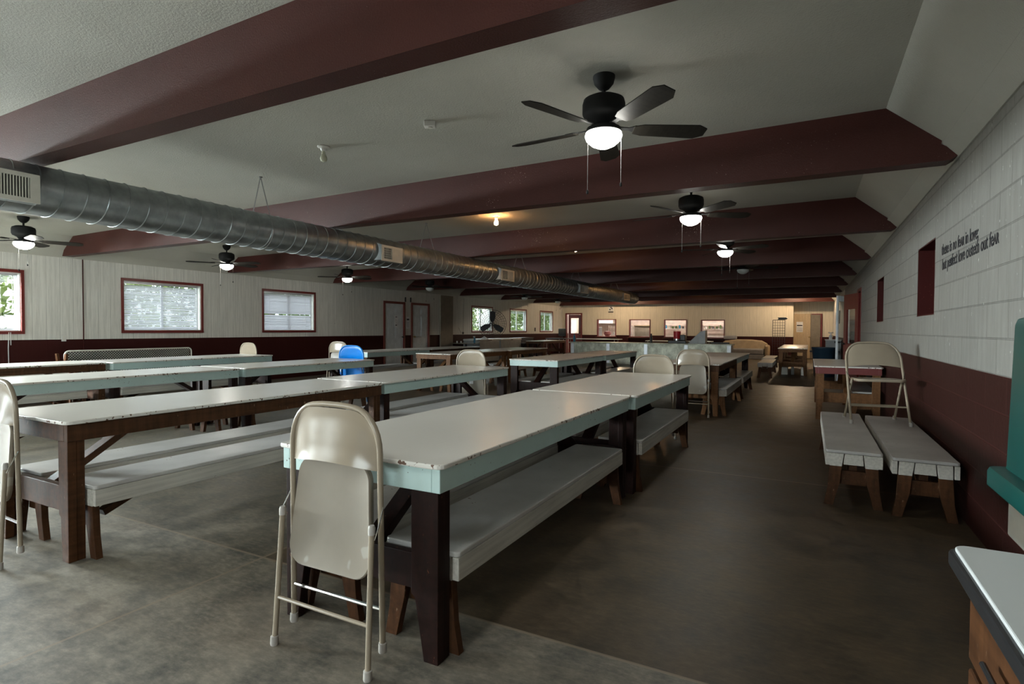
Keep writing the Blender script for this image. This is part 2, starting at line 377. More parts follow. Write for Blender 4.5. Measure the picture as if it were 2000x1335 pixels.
# ------------------------------------------------------------ shell
HOLES_T = .18
def wall_mb(axis, pos, thick, u0, u1, z0, z1, holes):
    """a wall in the plane axis = pos, thick to the far side, with rectangular holes (a, b, za, zb)"""
    m = MB(); us = sorted({u0, u1, *[h[0] for h in holes], *[h[1] for h in holes]}); us = [u for u in us if u0 <= u <= u1]
    for a, b in zip(us, us[1:]):
        col = sorted([(h[2], h[3]) for h in holes if h[0] <= a + 1e-6 and h[1] >= b - 1e-6]); z = z0
        segs = []
        for (za, zb) in col:
            if za > z: segs.append((z, za))
            z = max(z, zb)
        if z < z1: segs.append((z, z1))
        for (za, zb) in segs:
            lo, hi = min(pos, pos + thick), max(pos, pos + thick)
            if axis == 'x': m.box(lo, hi, a, b, za, zb)
            else: m.box(a, b, lo, hi, za, zb)
    return m
struct(MB().box(XL - .18, XR + .18, YF - .18, 32.0, -.12, 0).build('floor', 'floor'))
DOORL = [(13.45, 14.42, 0, 2.05), (14.80, 15.74, 0, 2.05)]
lh = [(a, b, z0, z1) for (a, b, z0, z1) in LWIN] + [(a, b, z, c) for (a, b, z, c) in DOORL]
struct(wall_mb('x', XL, -.14, YF, 28.4, 0, 2.9, lh).build('wall_left', 'panel_l'))
NICHE = [(5.88, 6.74, 1.40, 2.05), (9.58, 10.45, 1.39, 2.04)]
DOORR = [(13.57, 16.93, 0, 2.08)]
rh = [(a, b, c, d) for a, b, c, d in NICHE] + DOORR
struct(wall_mb('x', XR, .2, YF, 19.6, 0, 3.0, rh).build('wall_right', 'block'))
struct(wall_mb('x', XR, .2, 19.6, 28.4, 0, 3.0, []).build('wall_right', 'panel_l'))
PASS = [(-9.60, -8.65, .90, 1.74), (-7.92, -6.92, .90, 1.73), (-6.20, -5.18, .90, 1.72), (-4.48, -3.48, .90, 1.70)]
bh = [(a, b, c, d) for a, b, c, d in PASS] + [(-11.33, -10.50, 0, 2.04)]
struct(wall_mb('y', YB, .14, XL, -.76, 0, 2.9, bh).build('wall_back', 'panel_b'))
struct(MB().box(-.76, -.62, YB, 28.4, 0, 2.9).build('wall_back', 'panel_b'))
struct(MB().box(-.76, XR, 28.4, 28.54, 0, 2.9).build('wall_back', 'panel_b'))
fh = [(a, b, c, d) for a, b, c, d, p in FRONT_OPEN]
struct(wall_mb('y', YF, -.14, XL, XR, 0, 3.0, fh).build('wall_front', 'panel_b'))
def cz(x): return 2.912 + .0093 * (x - .48)
XP0, XP1 = -11.15, .48
cm = MB()
prof = [(XL, 2.52), (XP0, cz(XP0)), (XP1, cz(XP1)), (XR, 2.53), (XR, 3.15), (XL, 3.15)]
cm.prism(prof, 'y', YF, 28.54)
struct(cm.build('ceiling', 'ceil'))
# cover strips where the sloped ceiling meets the walls
struct(MB().prism([(XR - .012, 2.50), (XR + .0, 2.50), (XR + .0, 2.56), (XR - .10, 2.63), (XR - .11, 2.61)], 'y', YF, 28.4).build('trim_right', 'ceil'))
struct(MB().prism([(XL + .02, 2.46), (XL, 2.46), (XL, 2.56), (XL + .09, 2.63), (XL + .10, 2.60)], 'y', YF, 27.6).build('trim_left', 'ceil'))
# beams
ORD = ['first beam, right above the tables nearest the camera', 'second beam, behind the nearest right ceiling fan', 'third beam from the camera', 'fourth beam from the camera', 'fifth beam from the camera',
       'sixth beam from the camera', 'seventh beam from the camera', 'eighth beam from the camera', 'last beam, close against the far wall']
for k in range(9):
    y0 = 2.0 + 3.158 * k * (3.13 / 3.158) if k < 2 else 5.025 + 3.15 * (k - 1)
    y0 = [2.0, 5.03][k] if k < 2 else y0
    b = MB(); b.prism([(XL + .01, 2.49), (XL + .0, 2.53), (XP0, cz(XP0) - .0), (XP1, cz(XP1)), (XR - .11, 2.63), (XR - .115, 2.60), (XR - .02, 2.54), (XR - .012, 2.51), (XR - .06, 2.48), (XL + .05, 2.48)], 'y', y0, y0 + .155)
    o = b.build('ceiling_beam', 'beam')
    tag(o, 'dark red-brown painted ceiling beam, ' + ORD[k], 'beam', 'ceiling beams across the hall')
o = MB().box(XL + .003, XL + .014, 5.345, 5.358, .02, 2.46).build('trim_1', 'niche'); struct(o)

# ------------------------------------------------------------ windows
def slats(m, x, y0, y1, z0, z1, ang, step=.024, w=.025, jit=0):
    z = z0; c, s_ = math.cos(ang) * w / 2, math.sin(ang) * w / 2
    while z < z1:
        j = random.uniform(-jit, jit); j2 = j + random.uniform(-jit, jit)
        m.add([(x - c, y0, z - s_ + j), (x + c, y0, z + s_ + j), (x + c, y1, z + s_ + j2), (x - c, y1, z - s_ + j2),
               (x - c, y0, z - s_ + j + .0012), (x + c, y0, z + s_ + j + .0012), (x + c, y1, z + s_ + j2 + .0012), (x - c, y1, z - s_ + j2 + .0012)],
              [(0, 1, 2, 3), (4, 7, 6, 5), (0, 4, 5, 1), (3, 2, 6, 7), (1, 5, 6, 2), (0, 3, 7, 4)])
        z += step
def window(n, y0, y1, z0, z1, blind):
    r = bpy.data.objects.new('window_%d' % n, None); COL.objects.link(r); r.location = (XL, (y0 + y1) / 2, z0); struct(r); r.empty_display_size = .1
    h = (y1 - y0) / 2; H = z1 - z0
    m = MB()
    for (a, b, c, d) in ((-h - .045, -h + .0, -.05, H + .05), (h, h + .045, -.05, H + .05), (-h, h, -.05, 0), (-h, h, H, H + .05)):
        m.box(-.004, .022, a, b, c, d)
    m.build('casing', 'casing', r, bevel=.002)
    m = MB()
    for (a, b, c, d) in ((-h, -h + .012, 0, H), (h - .012, h, 0, H), (-h, h, 0, .012), (-h, h, H - .012, H)): m.box(-.14, -.004, a, b, c, d)
    m.build('reveal', 'white', r)
    m = MB()
    for (a, b, c, d) in ((-h + .012, -h + .045, .012, H - .012), (h - .045, h - .012, .012, H - .012), (-h + .045, h - .045, .012, .045), (-h + .045, h - .045, H - .045, H - .012)):
        m.box(-.125, -.085, a, b, c, d)
    m.box(-.12, -.08, -.02, .02, .045, H - .045)
    m.build('sash', 'alu', r)
    MB().box(-.106, -.102, -h + .045, -.02, .045, H - .045).build('pane', 'glass', r)
    MB().box(-.106, -.102, .02, h - .045, .045, H - .045).build('pane', 'glass', r)
    if blind:
        m = MB(); m.box(-.065, -.03, -h + .02, h - .07, H - .05, H - .015)
        bl = m.build('blind_rail', 'alu', r)
        m = MB()
        if blind == 'open': slats(m, -.05, -h + .02, h - .07, .03, H - .06, .75, jit=.003)
        elif blind == 'closed':
            slats(m, -.05, -h + .02, h - .05, .03, H * .40, 1.1, step=.021, jit=.003)
            slats(m, -.05, -h + .02, h - .05, H * .44, H - .06, 1.1, step=.021, jit=.002)
        elif blind == 'top': slats(m, -.05, -h + .02, h - .05, H - .16, H - .06, .3)
        m.build('blind_slats', 'slat', bl)
        m = MB()
        for yy in (-h + .2, 0.02, h - .25): m.box(-.036, -.0345, yy, yy + .0025, .03, H - .05)
        m.tube([(-.03, h - .1, H - .05), (-.028, h - .1, H * .3)], .003, 5)
        m.build('blind_cord', 'white', bl)
    return r
for i, w in enumerate(LWIN):
    window(i + 1, *w, [None, None, 'top', 'open', 'closed', None, 'top', 'top'][i])
# front wall glazing behind the camera
for i, (a, b, z0, z1, p) in enumerate(FRONT_OPEN):
    r = bpy.data.objects.new('window_%d' % (i + 9), None); COL.objects.link(r); r.location = ((a + b) / 2, YF, z0); struct(r)
    h = (b - a) / 2; H = z1 - z0; m = MB()
    for (p0, p1, q0, q1) in ((-h, -h + .06, 0, H), (h - .06, h, 0, H), (-.04, .04, .06, H - .06), (-h + .06, h - .06, 0, .06), (-h + .06, h - .06, H - .06, H)):
        m.box(p0, p1, -.10, -.05, q0, q1)
    m.build('frame', 'casing', r); MB().box(-h + .06, -.04, -.078, -.074, .06, H - .06).build('pane', 'glass', r)
    MB().box(.04, h - .06, -.078, -.074, .06, H - .06).build('pane', 'glass', r)

# ------------------------------------------------------------ doors
def six_panel(n, y0, y1, knob_side, sign):
    r = bpy.data.objects.new('door_%d' % n, None); COL.objects.link(r); r.location = (XL, (y0 + y1) / 2, 0); struct(r)
    h = (y1 - y0) / 2; H = 2.05
    m = MB()
    for (a, b, c, d) in ((-h - .05, -h + .02, 0, H + .05), (h - .02, h + .05, 0, H + .05), (-h + .02, h - .02, H - .02, H + .05)): m.box(-.1, .03, a, b, c, d)
    m.build('door_frame', 'casing', r, bevel=.002)
    m = MB(); m.box(-.05, -.01, -h + .022, h - .022, .012, H - .022)
    for (ya_, yb_) in ((-h + .13, -.06), (.06, h - .13)):
        for (za, zb) in ((.2, .78), (.98, 1.66), (1.74, 1.93)):
            m.box(-.01, -.004, ya_, yb_, za, zb); m.box(-.004, .002, ya_ + .03, yb_ - .03, za + .03, zb - .03)
            m.box(-.01, .0, ya_ - .012, ya_, za - .012, zb + .012); m.box(-.01, .0, yb_, yb_ + .012, za - .012, zb + .012)
            m.box(-.01, .0, ya_, yb_, zb, zb + .012); m.box(-.01, .0, ya_, yb_, za - .012, za)
    d = m.build('door_leaf', 'doorwhite', r, bevel=.002)
    k = MB(); yk = knob_side * (h - .09)
    k.tube([(-.01, yk, .98), (.04, yk, .98)], .012, 8); k.lathe([(.0, -.03), (.02, -.025), (.03, 0), (.02, .025), (0, .03)], 12, (.055, yk, .98))
    k.build('knob', 'black' if n == 1 else 'brass' if 'brass' in MT else 'steel', d, smooth=True)
    if sign:
        p = MB().box(.003, .005, -.02 + .03, .17, 1.30, 1.66).build('paper_sign', 'paper', d)
        q = MB(); q.box(.005, .006, .05, .13, 1.60, 1.625); q.box(.005, .006, .05, .13, 1.34, 1.37)
        for zz in (1.42, 1.46, 1.50, 1.54): q.box(.005, .006, .06, .12, zz, zz + .004)
        q.build('print', 'ink', d)
MT['brass'] = simple('brass', (.5, .36, .12), .3, .9)
six_panel(1, 13.47, 14.40, 1, True)
six_panel(2, 14.82, 15.72, -1, False)
for (yy, nm) in ((14.47, 0), (14.74, 1)):
    o = MB().box(XL + .002, XL + .03, yy - .02, yy + .02, 2.11, 2.26).build('door_hook', 'black'); tag(o, ['black hook bar above the left white door', 'black hook bar above the right white door'][nm], 'hook', 'hooks above the doors')
# small notice between the two doors
r = thing('paper_notice', (XL + .003, 14.61, 1.25), 0, 'grey paper notice pinned between the two white doors', 'notice')
MB().box(0, .004, -.09, .09, 0, .38).build('sheet', 'paper', r); m = MB()
m.box(.004, .005, -.06, .06, .27, .32)
for q in range(5): m.box(.004, .005, -.07, .07, .05 + q * .035, .058 + q * .035)
m.build('print', 'ink', r)
# tan board leaning on the left wall
o = MB().box(XL + .01, XL + .06, 16.38, 17.15, .0, 2.43).build('tall_board', 'tan', bevel=.003); tag(o, 'tall dull tan board standing flat against the left wall', 'board')

# red door with glass at the far left corner, half open into the kitchen
r = bpy.data.objects.new('door_3', None); COL.objects.link(r); r.location = (-10.915, YB, 0); struct(r)
m = MB()
for (a, b, c, d) in ((-.47, -.40, 0, 2.1), (.40, .47, 0, 2.1), (-.40, .40, 2.03, 2.1)): m.box(a, b, -.02, .14, c, d)
m.build('door_frame', 'casing', r)
m = MB()
for (a, b, c, d) in ((0, .12, 0, 2.0), (.53, .65, 0, 2.0), (.12, .53, 0, 1.02), (.12, .53, 1.82, 2.0)): m.box(a, b, 0, .04, c, d)
lf = m.build('door_leaf', 'casing', r); lf.location = (-.31, .06, .02); lf.rotation_euler = (0, 0, .22)
MB().box(.12, .53, .015, .02, 1.02, 1.82).build('pane', 'glass', lf)
k = MB(); k.lathe([(.0, -.03), (.03, 0), (0, .03)], 10, (.60, -.04, .98)); k.build('knob', 'steel', lf, smooth=True)

# right wall: red glazed door ajar, and a white storm door behind it
def swing(n, hx, hy, ex, ey, H, mat, fr, knobmat, zb):
    r = bpy.data.objects.new('door_%d' % n, None); COL.objects.link(r); r.location = (hx, hy, 0); struct(r)
    L = math.hypot(ex - hx, ey - hy); r.rotation_euler = (0, 0, math.atan2(ey - hy, ex - hx))
    m = MB()
    for (a, b, c, d) in ((0, fr, .01, H), (L - fr, L, .01, H), (fr, L - fr, .01, zb), (fr, L - fr, H - fr * 1.9, H)): m.box(a, b, -.02, .02, c, d)
    d = m.build('door_leaf', mat, r, bevel=.002); MB().box(fr, L - fr, -.003, .003, zb, H - fr * 1.9).build('pane', 'glass', d)
    k = MB(); k.tube([(L - .06, -.06, .97), (L - .06, .06, .97)], .02, 8); k.tube([(L - .06, .055, .97), (L - .17, .055, .97)], .012, 8); k.build('handle', knobmat, d, smooth=True)
    return r
swing(4, XR - .03, 13.60, .69, 14.44, 2.04, 'casing', .17, 'black', .98)
swing(5, XR - .03, 16.88, .60, 16.05, 2.12, 'doorwhite', .07, 'black', .30)
m = MB()
for (a, b) in ((13.50, 13.57), (14.5, 14.57)): m.box(XR - .012, XR + .1, a, b, 0, 2.15)
m.box(XR - .012, XR + .1, 13.57, 14.5, 2.08, 2.15); struct(m.build('trim_2', 'casing'))
m = MB(); m.box(XR + .2, 2.6, 13.0, 13.1, 0, 2.6); m.box(XR + .2, 2.6, 17.4, 17.5, 0, 2.6); m.box(2.5, 2.6, 13.1, 14.9, 0, 2.6); m.box(2.5, 2.6, 15.9, 17.4, 0, 2.6); m.box(2.5, 2.6, 14.9, 15.9, 0, 1.1); m.box(2.5, 2.6, 14.9, 15.9, 1.9, 2.6)
m.box(XR + .2, 2.6, 13.0, 17.5, 2.6, 2.7); m.box(XR + .18, 2.6, 13.0, 17.5, -.12, 0); struct(m.build('wall_porch_added', 'panel_l'))  # assumed porch shell, added to keep bright sky out of the doorway
# red boarded window recesses in the block wall
for i, (a, b, z0, z1) in enumerate(NICHE):
    r = bpy.data.objects.new('window_%d' % (11 + i), None); COL.objects.link(r); r.location = (XR, (a + b) / 2, z0); struct(r); h = (b - a) / 2; H = z1 - z0
    m = MB(); m.box(.13, .15, -h, h, 0, H); m.build('board', 'niche', r)
    m = MB()
    for (p0, p1, q0, q1) in ((-h, -h + .01, 0, H), (h - .01, h, 0, H), (-h + .01, h - .01, 0, .01), (-h + .01, h - .01, H - .01, H)): m.box(.002, .13, p0, p1, q0, q1)
    m.build('reveal', 'niche', r)

# ------------------------------------------------------------ verse painted on the block wall
r = thing('painted_verse', (XR - .002, 4.8, 1.82), 0, 'two lines of black painted verse lettering on the white block wall', 'lettering')
def text_line(body, y_start, y_end, z, size, rise):
    cv = bpy.data.curves.new('text', 'FONT'); cv.body = body; cv.size = size; cv.extrude = .0008; cv.offset = .0008; cv.small_caps_scale = .72
    for i, ch in enumerate(body):
        if ch in 'ra': cv.body_format[i].use_small_caps = True
    o = bpy.data.objects.new('tmp', cv); COL.objects.link(o); bpy.context.view_layer.update()
    me = bpy.data.meshes.new_from_object(o.evaluated_get(bpy.context.evaluated_depsgraph_get())); bpy.data.objects.remove(o)
    xs = [v.co.x for v in me.vertices]; w = max(xs) - min(xs); x0 = min(xs); L = y_start - y_end
    for v in me.vertices:
        x, y, zz = v.co; f = (x - x0) / w
        v.co = (-zz, (y_start - 4.8) - f * L, (z - 1.82) + y * 1.0 + rise * f)
    me.materials.clear(); me.materials.append(MT['ink'])
    t_ = bpy.data.objects.new('text_line', me); COL.objects.link(t_); t_.parent = r
text_line('there is no fear in love;', 5.61, 4.50, 1.865, .125, -.02)
text_line('but perfect love casteth out fear', 5.57, 4.06, 1.745, .125, .01)

# ------------------------------------------------------------ spiral duct with grilles and chains
DX, DZ, DR = -5.18, 2.285, .187
r = DUCT = thing('spiral_duct', (DX, 0, DZ), 0, 'long round galvanised spiral duct hanging on chains under the beams', 'duct')
m = MB(); Y0, Y1 = -2.6, 18.45
m.lathe([(0, Y0), (DR, Y0), (DR, Y1 - .03), (DR - .03, Y1), (0, Y1)], 40)
m.v = [(x, z, y) for (x, y, z) in m.v]
m.build('pipe', 'galv', r, smooth=True)
m = MB(); pts = []; turns = int((Y1 - Y0) / .155)
for i in range(turns * 28 + 1):
    a = 2 * PI * i / 28; pts.append((DR * 1.004 * math.cos(a), Y0 + .155 * i / 28, DR * 1.004 * math.sin(a)))
m.tube(pts, .0062, 5); m.build('spiral_seam', 'galv', r, smooth=True)
def grille(ya_, yb_, hz=.205):
    L = yb_ - ya_
    # boot joining the pipe
    m = MB(); s0, s1 = DR * .55, DR + .035
    m.add([(s0, ya_ - .05, -.14), (s0, yb_ + .02, -.14), (s0, yb_ + .02, .12), (s0, ya_ - .05, .12), (s1, ya_ + .01, -.13), (s1, yb_ - .01, -.13), (s1, yb_ - .01, .07), (s1, ya_ + .01, .07)],
          [(0, 1, 5, 4), (1, 2, 6, 5), (2, 3, 7, 6), (3, 0, 4, 7), (4, 5, 6, 7), (0, 3, 2, 1)])
    boot = m.build('grille_boot', 'galv', r, bevel=.004)
    m = MB(); z0, z1 = -.14, -.14 + hz; x = s1
    for (a, b, c, d) in ((ya_, yb_, z0, z0 + .03), (ya_, yb_, z1 - .03, z1), (ya_, ya_ + .04, z0 + .03, z1 - .03), (yb_ - .06, yb_, z0 + .03, z1 - .03)): m.box(x, x + .014, a, b, c, d)
    ym = ya_ + L * .5; m.box(x, x + .014, ym - .01, ym + .01, z0 + .03, z1 - .03)
    n = 16; a0, a1 = ym + .01, yb_ - .06
    for k in range(n): yy = a0 + (a1 - a0) * (k + .5) / n; m.box(x + .002, x + .012, yy - .0028, yy + .0042, z0 + .03, z1 - .03)
    n = 7; a0, a1 = ya_ + .04, ym - .01
    for k in range(n): yy = a0 + (a1 - a0) * (k + .5) / n; m.box(x + .004, x + .010, yy - .002, yy + .002, z0 + .03, z1 - .03)
    for k in range(1, 5): zz = z0 + .03 + (hz - .06) * k / 5; m.box(x + .004, x + .010, a0, a1, zz - .002, zz + .002)
    g = m.build('grille', 'cream', boot); MB().box(x + .0005, x + .002, ya_ + .03, yb_ - .05, z0 + .02, z1 - .02).build('opening_shade', 'grille_shade', g)  # flat dark sheet: shade behind the bars is put into its colour
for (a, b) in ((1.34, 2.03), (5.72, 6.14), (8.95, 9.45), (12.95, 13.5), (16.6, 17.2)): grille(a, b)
for k, yc in enumerate((.95, 4.07, 7.0, 10.1, 13.2, 16.3)):
    m = MB(); top = cz(DX) - .0; 
    def link_run(p, q):
        p, q = Vector(p), Vector(q); n = int((q - p).length / .022)
        for j in range(n):
            a = p + (q - p) * (j / n); b = p + (q - p) * ((j + 1.25) / n); off = Vector((.004, 0, 0)) if j % 2 else Vector((0, .004, 0))
            m.tube([a - off, b - off], .0022, 4); m.tube([a + off, b + off], .0022, 4)
    link_run((0, 0, top), (-DR - .004, .0, DZ)); link_run((0, 0, top), (DR + .004, 0, DZ + .02))
    arc = [(math.cos(a) * (DR + .006), .0, DZ + math.sin(a) * (DR + .006)) for a in [PI + PI * q / 14 for q in range(15)]]
    m.tube(arc, .005, 5); m.lathe([(.0, -.012), (.02, -.012), (.02, 0), (0, 0)], 10, (0, 0, top))
    o = m.build('hanging_chain', 'chain', DUCT, loc=(0, yc, -DZ))

# ------------------------------------------------------------ ceiling fans
def make_fan(lit):
    r = thing('ceiling_fan', (0, 0, 0), 0, 'x', 'ceiling fan', 'black ceiling fans')
    MB().lathe([(0, 0), (.068, 0), (.068, -.015), (.06, -.045), (.035, -.075), (.018, -.085), (0, -.085)], 24).build('canopy', 'fanblack', r, smooth=True)
    MB().tube([(0, 0, -.08), (0, 0, -.13)], .012, 10).build('downrod', 'fanblack', r, smooth=True)
    MB().lathe([(0, -.115), (.03, -.12), (.09, -.128), (.125, -.145), (.132, -.17), (.132, -.225), (.12, -.25), (.07, -.275), (.055, -.30), (0, -.30)], 32).build('motor_housing', 'fanblack', r, smooth=True)
    MB().lathe([(0, -.30), (.06, -.305), (.105, -.315), (.112, -.34), (.10, -.345), (0, -.345)], 32).build('light_fitting', 'fanblack', r, smooth=True)
    MB().lathe([(0, -.343), (.110, -.343), (.115, -.36), (.105, -.385), (.075, -.412), (.04, -.428), (0, -.434)], 32).build('glass_globe', 'globe_on' if lit else 'globe_off', r, smooth=True)
    for k in range(5):
        a = 2 * PI * k / 5
        m = MB(); n = 8; top, bot = [], []
        for i in range(n + 1):
            f = i / n; x = .19 + .46 * f; w = .055 + .018 * f
            if f > .85: w *= math.sqrt(max(.05, 1 - ((f - .85) / .15) ** 2 * .75))
            if i == 0: w *= .7
            top.append((x, w)); bot.append((x, -w))
        m.prism(top + bot[::-1], 'z', -.003, .003)
        b = m.build('blade', 'blade', r); b.rotation_euler = (math.radians(-13), 0, a); b.location = (0, 0, -.316)
        br = MB(); br.prism([(.09, -.018), (.16, -.012), (.20, -.035), (.25, -.03), (.27, 0), (.25, .03), (.20, .035), (.16, .012), (.09, .018)], 'z', .003, .009); br.build('blade_bracket', 'fanblack', b)
    for (x, y, L) in ((-.105, -.03, .36), (.115, .01, .30)):
        m = MB(); m.tube([(x, y, -.33), (x, y, -.33 - L)], .0016, 5); p = m.build('pull_chain', 'beadchain', r)
        MB().lathe([(0, 0), (.006, -.004), (.009, -.02), (.004, -.028), (0, -.03)], 8, (x, y, -.33 - L)).build('pull_knob', 'fanblack', p, smooth=True)
    return r
fan_on = make_fan(True); fan_off = make_fan(False)
FANS = [(-1.2, 3.53, 32, 1, 'black ceiling fan with lit globe, largest and nearest on the right side', True),
        (-1.2, 6.58, 30, 1, 'black ceiling fan with lit globe behind the second beam on the right', True),
        (-1.22, 9.68, 55, 1, 'black ceiling fan with lit globe, third back in the right row', True),
        (-1.25, 12.75, 10, 0, 'unlit black ceiling fan, fourth back in the right row', True),
        (-9.9, 3.86, -8, 1, 'black ceiling fan with lit globe at the far left edge, under the duct', False),
        (-9.85, 6.98, 20, 1, 'black ceiling fan with lit globe, above the window with open blinds', False),
        (-9.85, 10.15, 5, 1, 'black ceiling fan with lit globe, third back in the left row', False),
        (-9.9, 13.55, 40, 0, 'unlit black ceiling fan above the two white doors', False),
        (-9.6, 19.2, 25, 0, 'unlit black ceiling fan near the far left windows', False),
        (-9.6, 22.4, 60, 0, 'unlit black ceiling fan, last in the left row', False),
        (-1.2, .35, 20, 1, 'black ceiling fan with lit globe above the camera position', True),
        (-9.9, .75, 20, 1, 'black ceiling fan with lit globe left of and behind the camera', False),
        (-8.2, -1.2, 50, 1, 'added unseen black ceiling fan with lit globe by the front wall', False)]  # last fan is off the regular rows, added for more light from above
used = set()
for (x, y, a, lit, lab, right) in FANS:
    src = fan_on if lit else fan_off; loc = (x, y, cz(x)); g = 'black ceiling fans'
    if lit not in used: used.add(lit); src.location = loc; src.scale = (1.04, 1.04, 1.07); src.rotation_euler = (0, 0, math.radians(a)); src['label'] = lab
    else: dup(src, loc, math.radians(a), lab, g)

# bulbs and detectors
def bulb(x, y, lit, lab):
    r = thing('ceiling_bulb', (x, y, cz(x)), 0, lab, 'light bulb', 'bare bulbs on the ceiling')
    MB().lathe([(0, 0), (.055, 0), (.055, -.008), (.03, -.018), (.022, -.04), (.0, -.04)], 20).build('lamp_holder', 'white', r, smooth=True)
    MB().lathe([(0, -.038), (.014, -.04), (.015, -.06), (.028, -.09), (.031, -.108), (.024, -.13), (0, -.138)], 16).build('bulb', ('warm_far' if y > 24 else 'warm') if lit else 'bulb', r, smooth=True)
bulb(-3.85, 3.68, 0, 'unlit bare bulb in a white holder on the near ceiling')
bulb(-3.97, 7.02, 1, 'glowing warm bare bulb seen under the second beam')
bulb(-3.97, 10.1, 1, 'warm lit bare bulb behind the third beam'); bulb(-3.97, 16.4, 1, 'added warm lit bare bulb hidden in the middle distance of the hall'); bulb(-3.97, 22.4, 1, 'warm lit bare bulb near the far end of the hall'); bulb(-.6, 26.0, 1, 'warm lit bare bulb by the far right alcove')  # the mid-hall bulb is an extra, added to warm the far end
bulb(-8.0, 25.6, 1, 'warm lit bare bulb in front of the far kitchen hatches')
r = thing('smoke_detector', (-2.66, 3.64, cz(-2.66)), .5, 'small square white detector box on the near ceiling', 'detector')
MB().box(-.045, .045, -.035, .035, -.045, 0).build('housing', 'white', r, bevel=.006); MB().lathe([(0, -.05), (.02, -.05), (.02, -.045), (0, -.045)], 12).build('sensor', 'cream', r)
o = MB().lathe([(0, 0), (.07, 0), (.065, -.02), (.02, -.03), (0, -.03)], 20, (-6.85, 3.72, cz(-6.85))).build('ceiling_rose', 'white', smooth=True); tag(o, 'small round white ceiling rose above the duct', 'ceiling rose')

# ------------------------------------------------------------ tables and benches
def rough_rect(x0, x1, y0, y1, r=.05, step=.07, j=.0025, rnd=None):
    rnd = rnd or random.Random(3); pts = []
    def seg(a, b):
        n = max(2, int(math.dist(a, b) / step))
        for i in range(n): f = i / n; pts.append((a[0] + (b[0] - a[0]) * f + rnd.uniform(-j, j), a[1] + (b[1] - a[1]) * f + rnd.uniform(-j, j)))
    def arc(cx, cy, a0):
        for i in range(4): a = a0 + PI / 2 * i / 4; pts.append((cx + r * math.cos(a), cy + r * math.sin(a)))
    seg((x0 + r, y0), (x1 - r, y0)); arc(x1 - r, y0 + r, -PI / 2); seg((x1, y0 + r), (x1, y1 - r)); arc(x1 - r, y1 - r, 0)
    seg((x1 - r, y1), (x0 + r, y1)); arc(x0 + r, y1 - r, PI / 2); seg((x0, y1 - r), (x0, y0 + r)); arc(x0 + r, y0 + r, PI)
    return pts
def make_table(w, L, apron, leg, zt=.76, ap_h=.092, top_mat='top', rr=.035, seed=1):
    """origin at the middle of the near short edge on the floor; long axis +y"""
    r = thing('dining_table', (0, 0, 0), 0, 'x', 'table')
    h = w / 2; rnd = random.Random(seed)
    m = MB(); m.prism(rough_rect(-h, h, 0, L, rr, rnd=rnd), 'z', zt - .019, zt); m.mi = [0 if k < 2 else 1 for k in range(len(m.f))]
    o = m.build('tabletop', [top_mat, 'top_rim'], r, bevel=.0045); o.modifiers['bevel'].material = 1
    i = .018; a0, a1 = zt - .019 - ap_h, zt - .019; m = MB(); t_ = .038
    m.box(-h + i, -h + i + t_, i, L - i, a0, a1); m.box(h - i - t_, h - i, i, L - i, a0, a1)
    m.box(-h + i + t_, h - i - t_, i, i + t_, a0, a1); m.box(-h + i + t_, h - i - t_, L - i - t_, L - i, a0, a1)
    m.build('apron', apron, r, bevel=.003)
    lw, ld = (.125 if leg == 'maroon' else .098), .042
    for sx in (-1, 1):
        for (yb, sy) in ((i + .005, 1), (L - i - .005, -1)):
            xo = sx * (h - i - .012); m = MB()
            xi = xo - sx * lw
            m.prism([(xo, a0 + .002), (xi, a0 + .002), (xi, .25), (xi + sx * .018, .235), (xo - sx * .065, .0), (xo, 0)], 'y', yb, yb + sy * ld)
            m.box(min(xo - sx * .002, xo - sx * .04), max(xo - sx * .002, xo - sx * .04), min(yb + sy * ld, yb + sy * (ld + .04)), max(yb + sy * ld, yb + sy * (ld + .04)), .0, a1 - .001)
            m.build('leg', leg, r, bevel=.003)
    for (yb, sy) in ((i + .005 + ld, 1), (L - i - .005 - ld, -1)):
        m = MB(); m.box(-h + .03 + .0415, h - .03 - .0415, min(yb, yb + sy * .038), max(yb, yb + sy * .038), .245, .385); m.build('crossbar', leg, r, bevel=.003)
        m = MB(); ym = yb + sy * .06; m.bar((0, yb + sy * .055, .36), (0, yb + sy * .60, a0 + .06), .085, .04, up=(0, 0, 1)); m.build('brace', leg, r, bevel=.002)
    MB().box(-h + i + t_, h - i - t_, L / 2 - .045, L / 2 + .045, a1 - .04, a1 - .001).build('batten', leg, r)
    return r
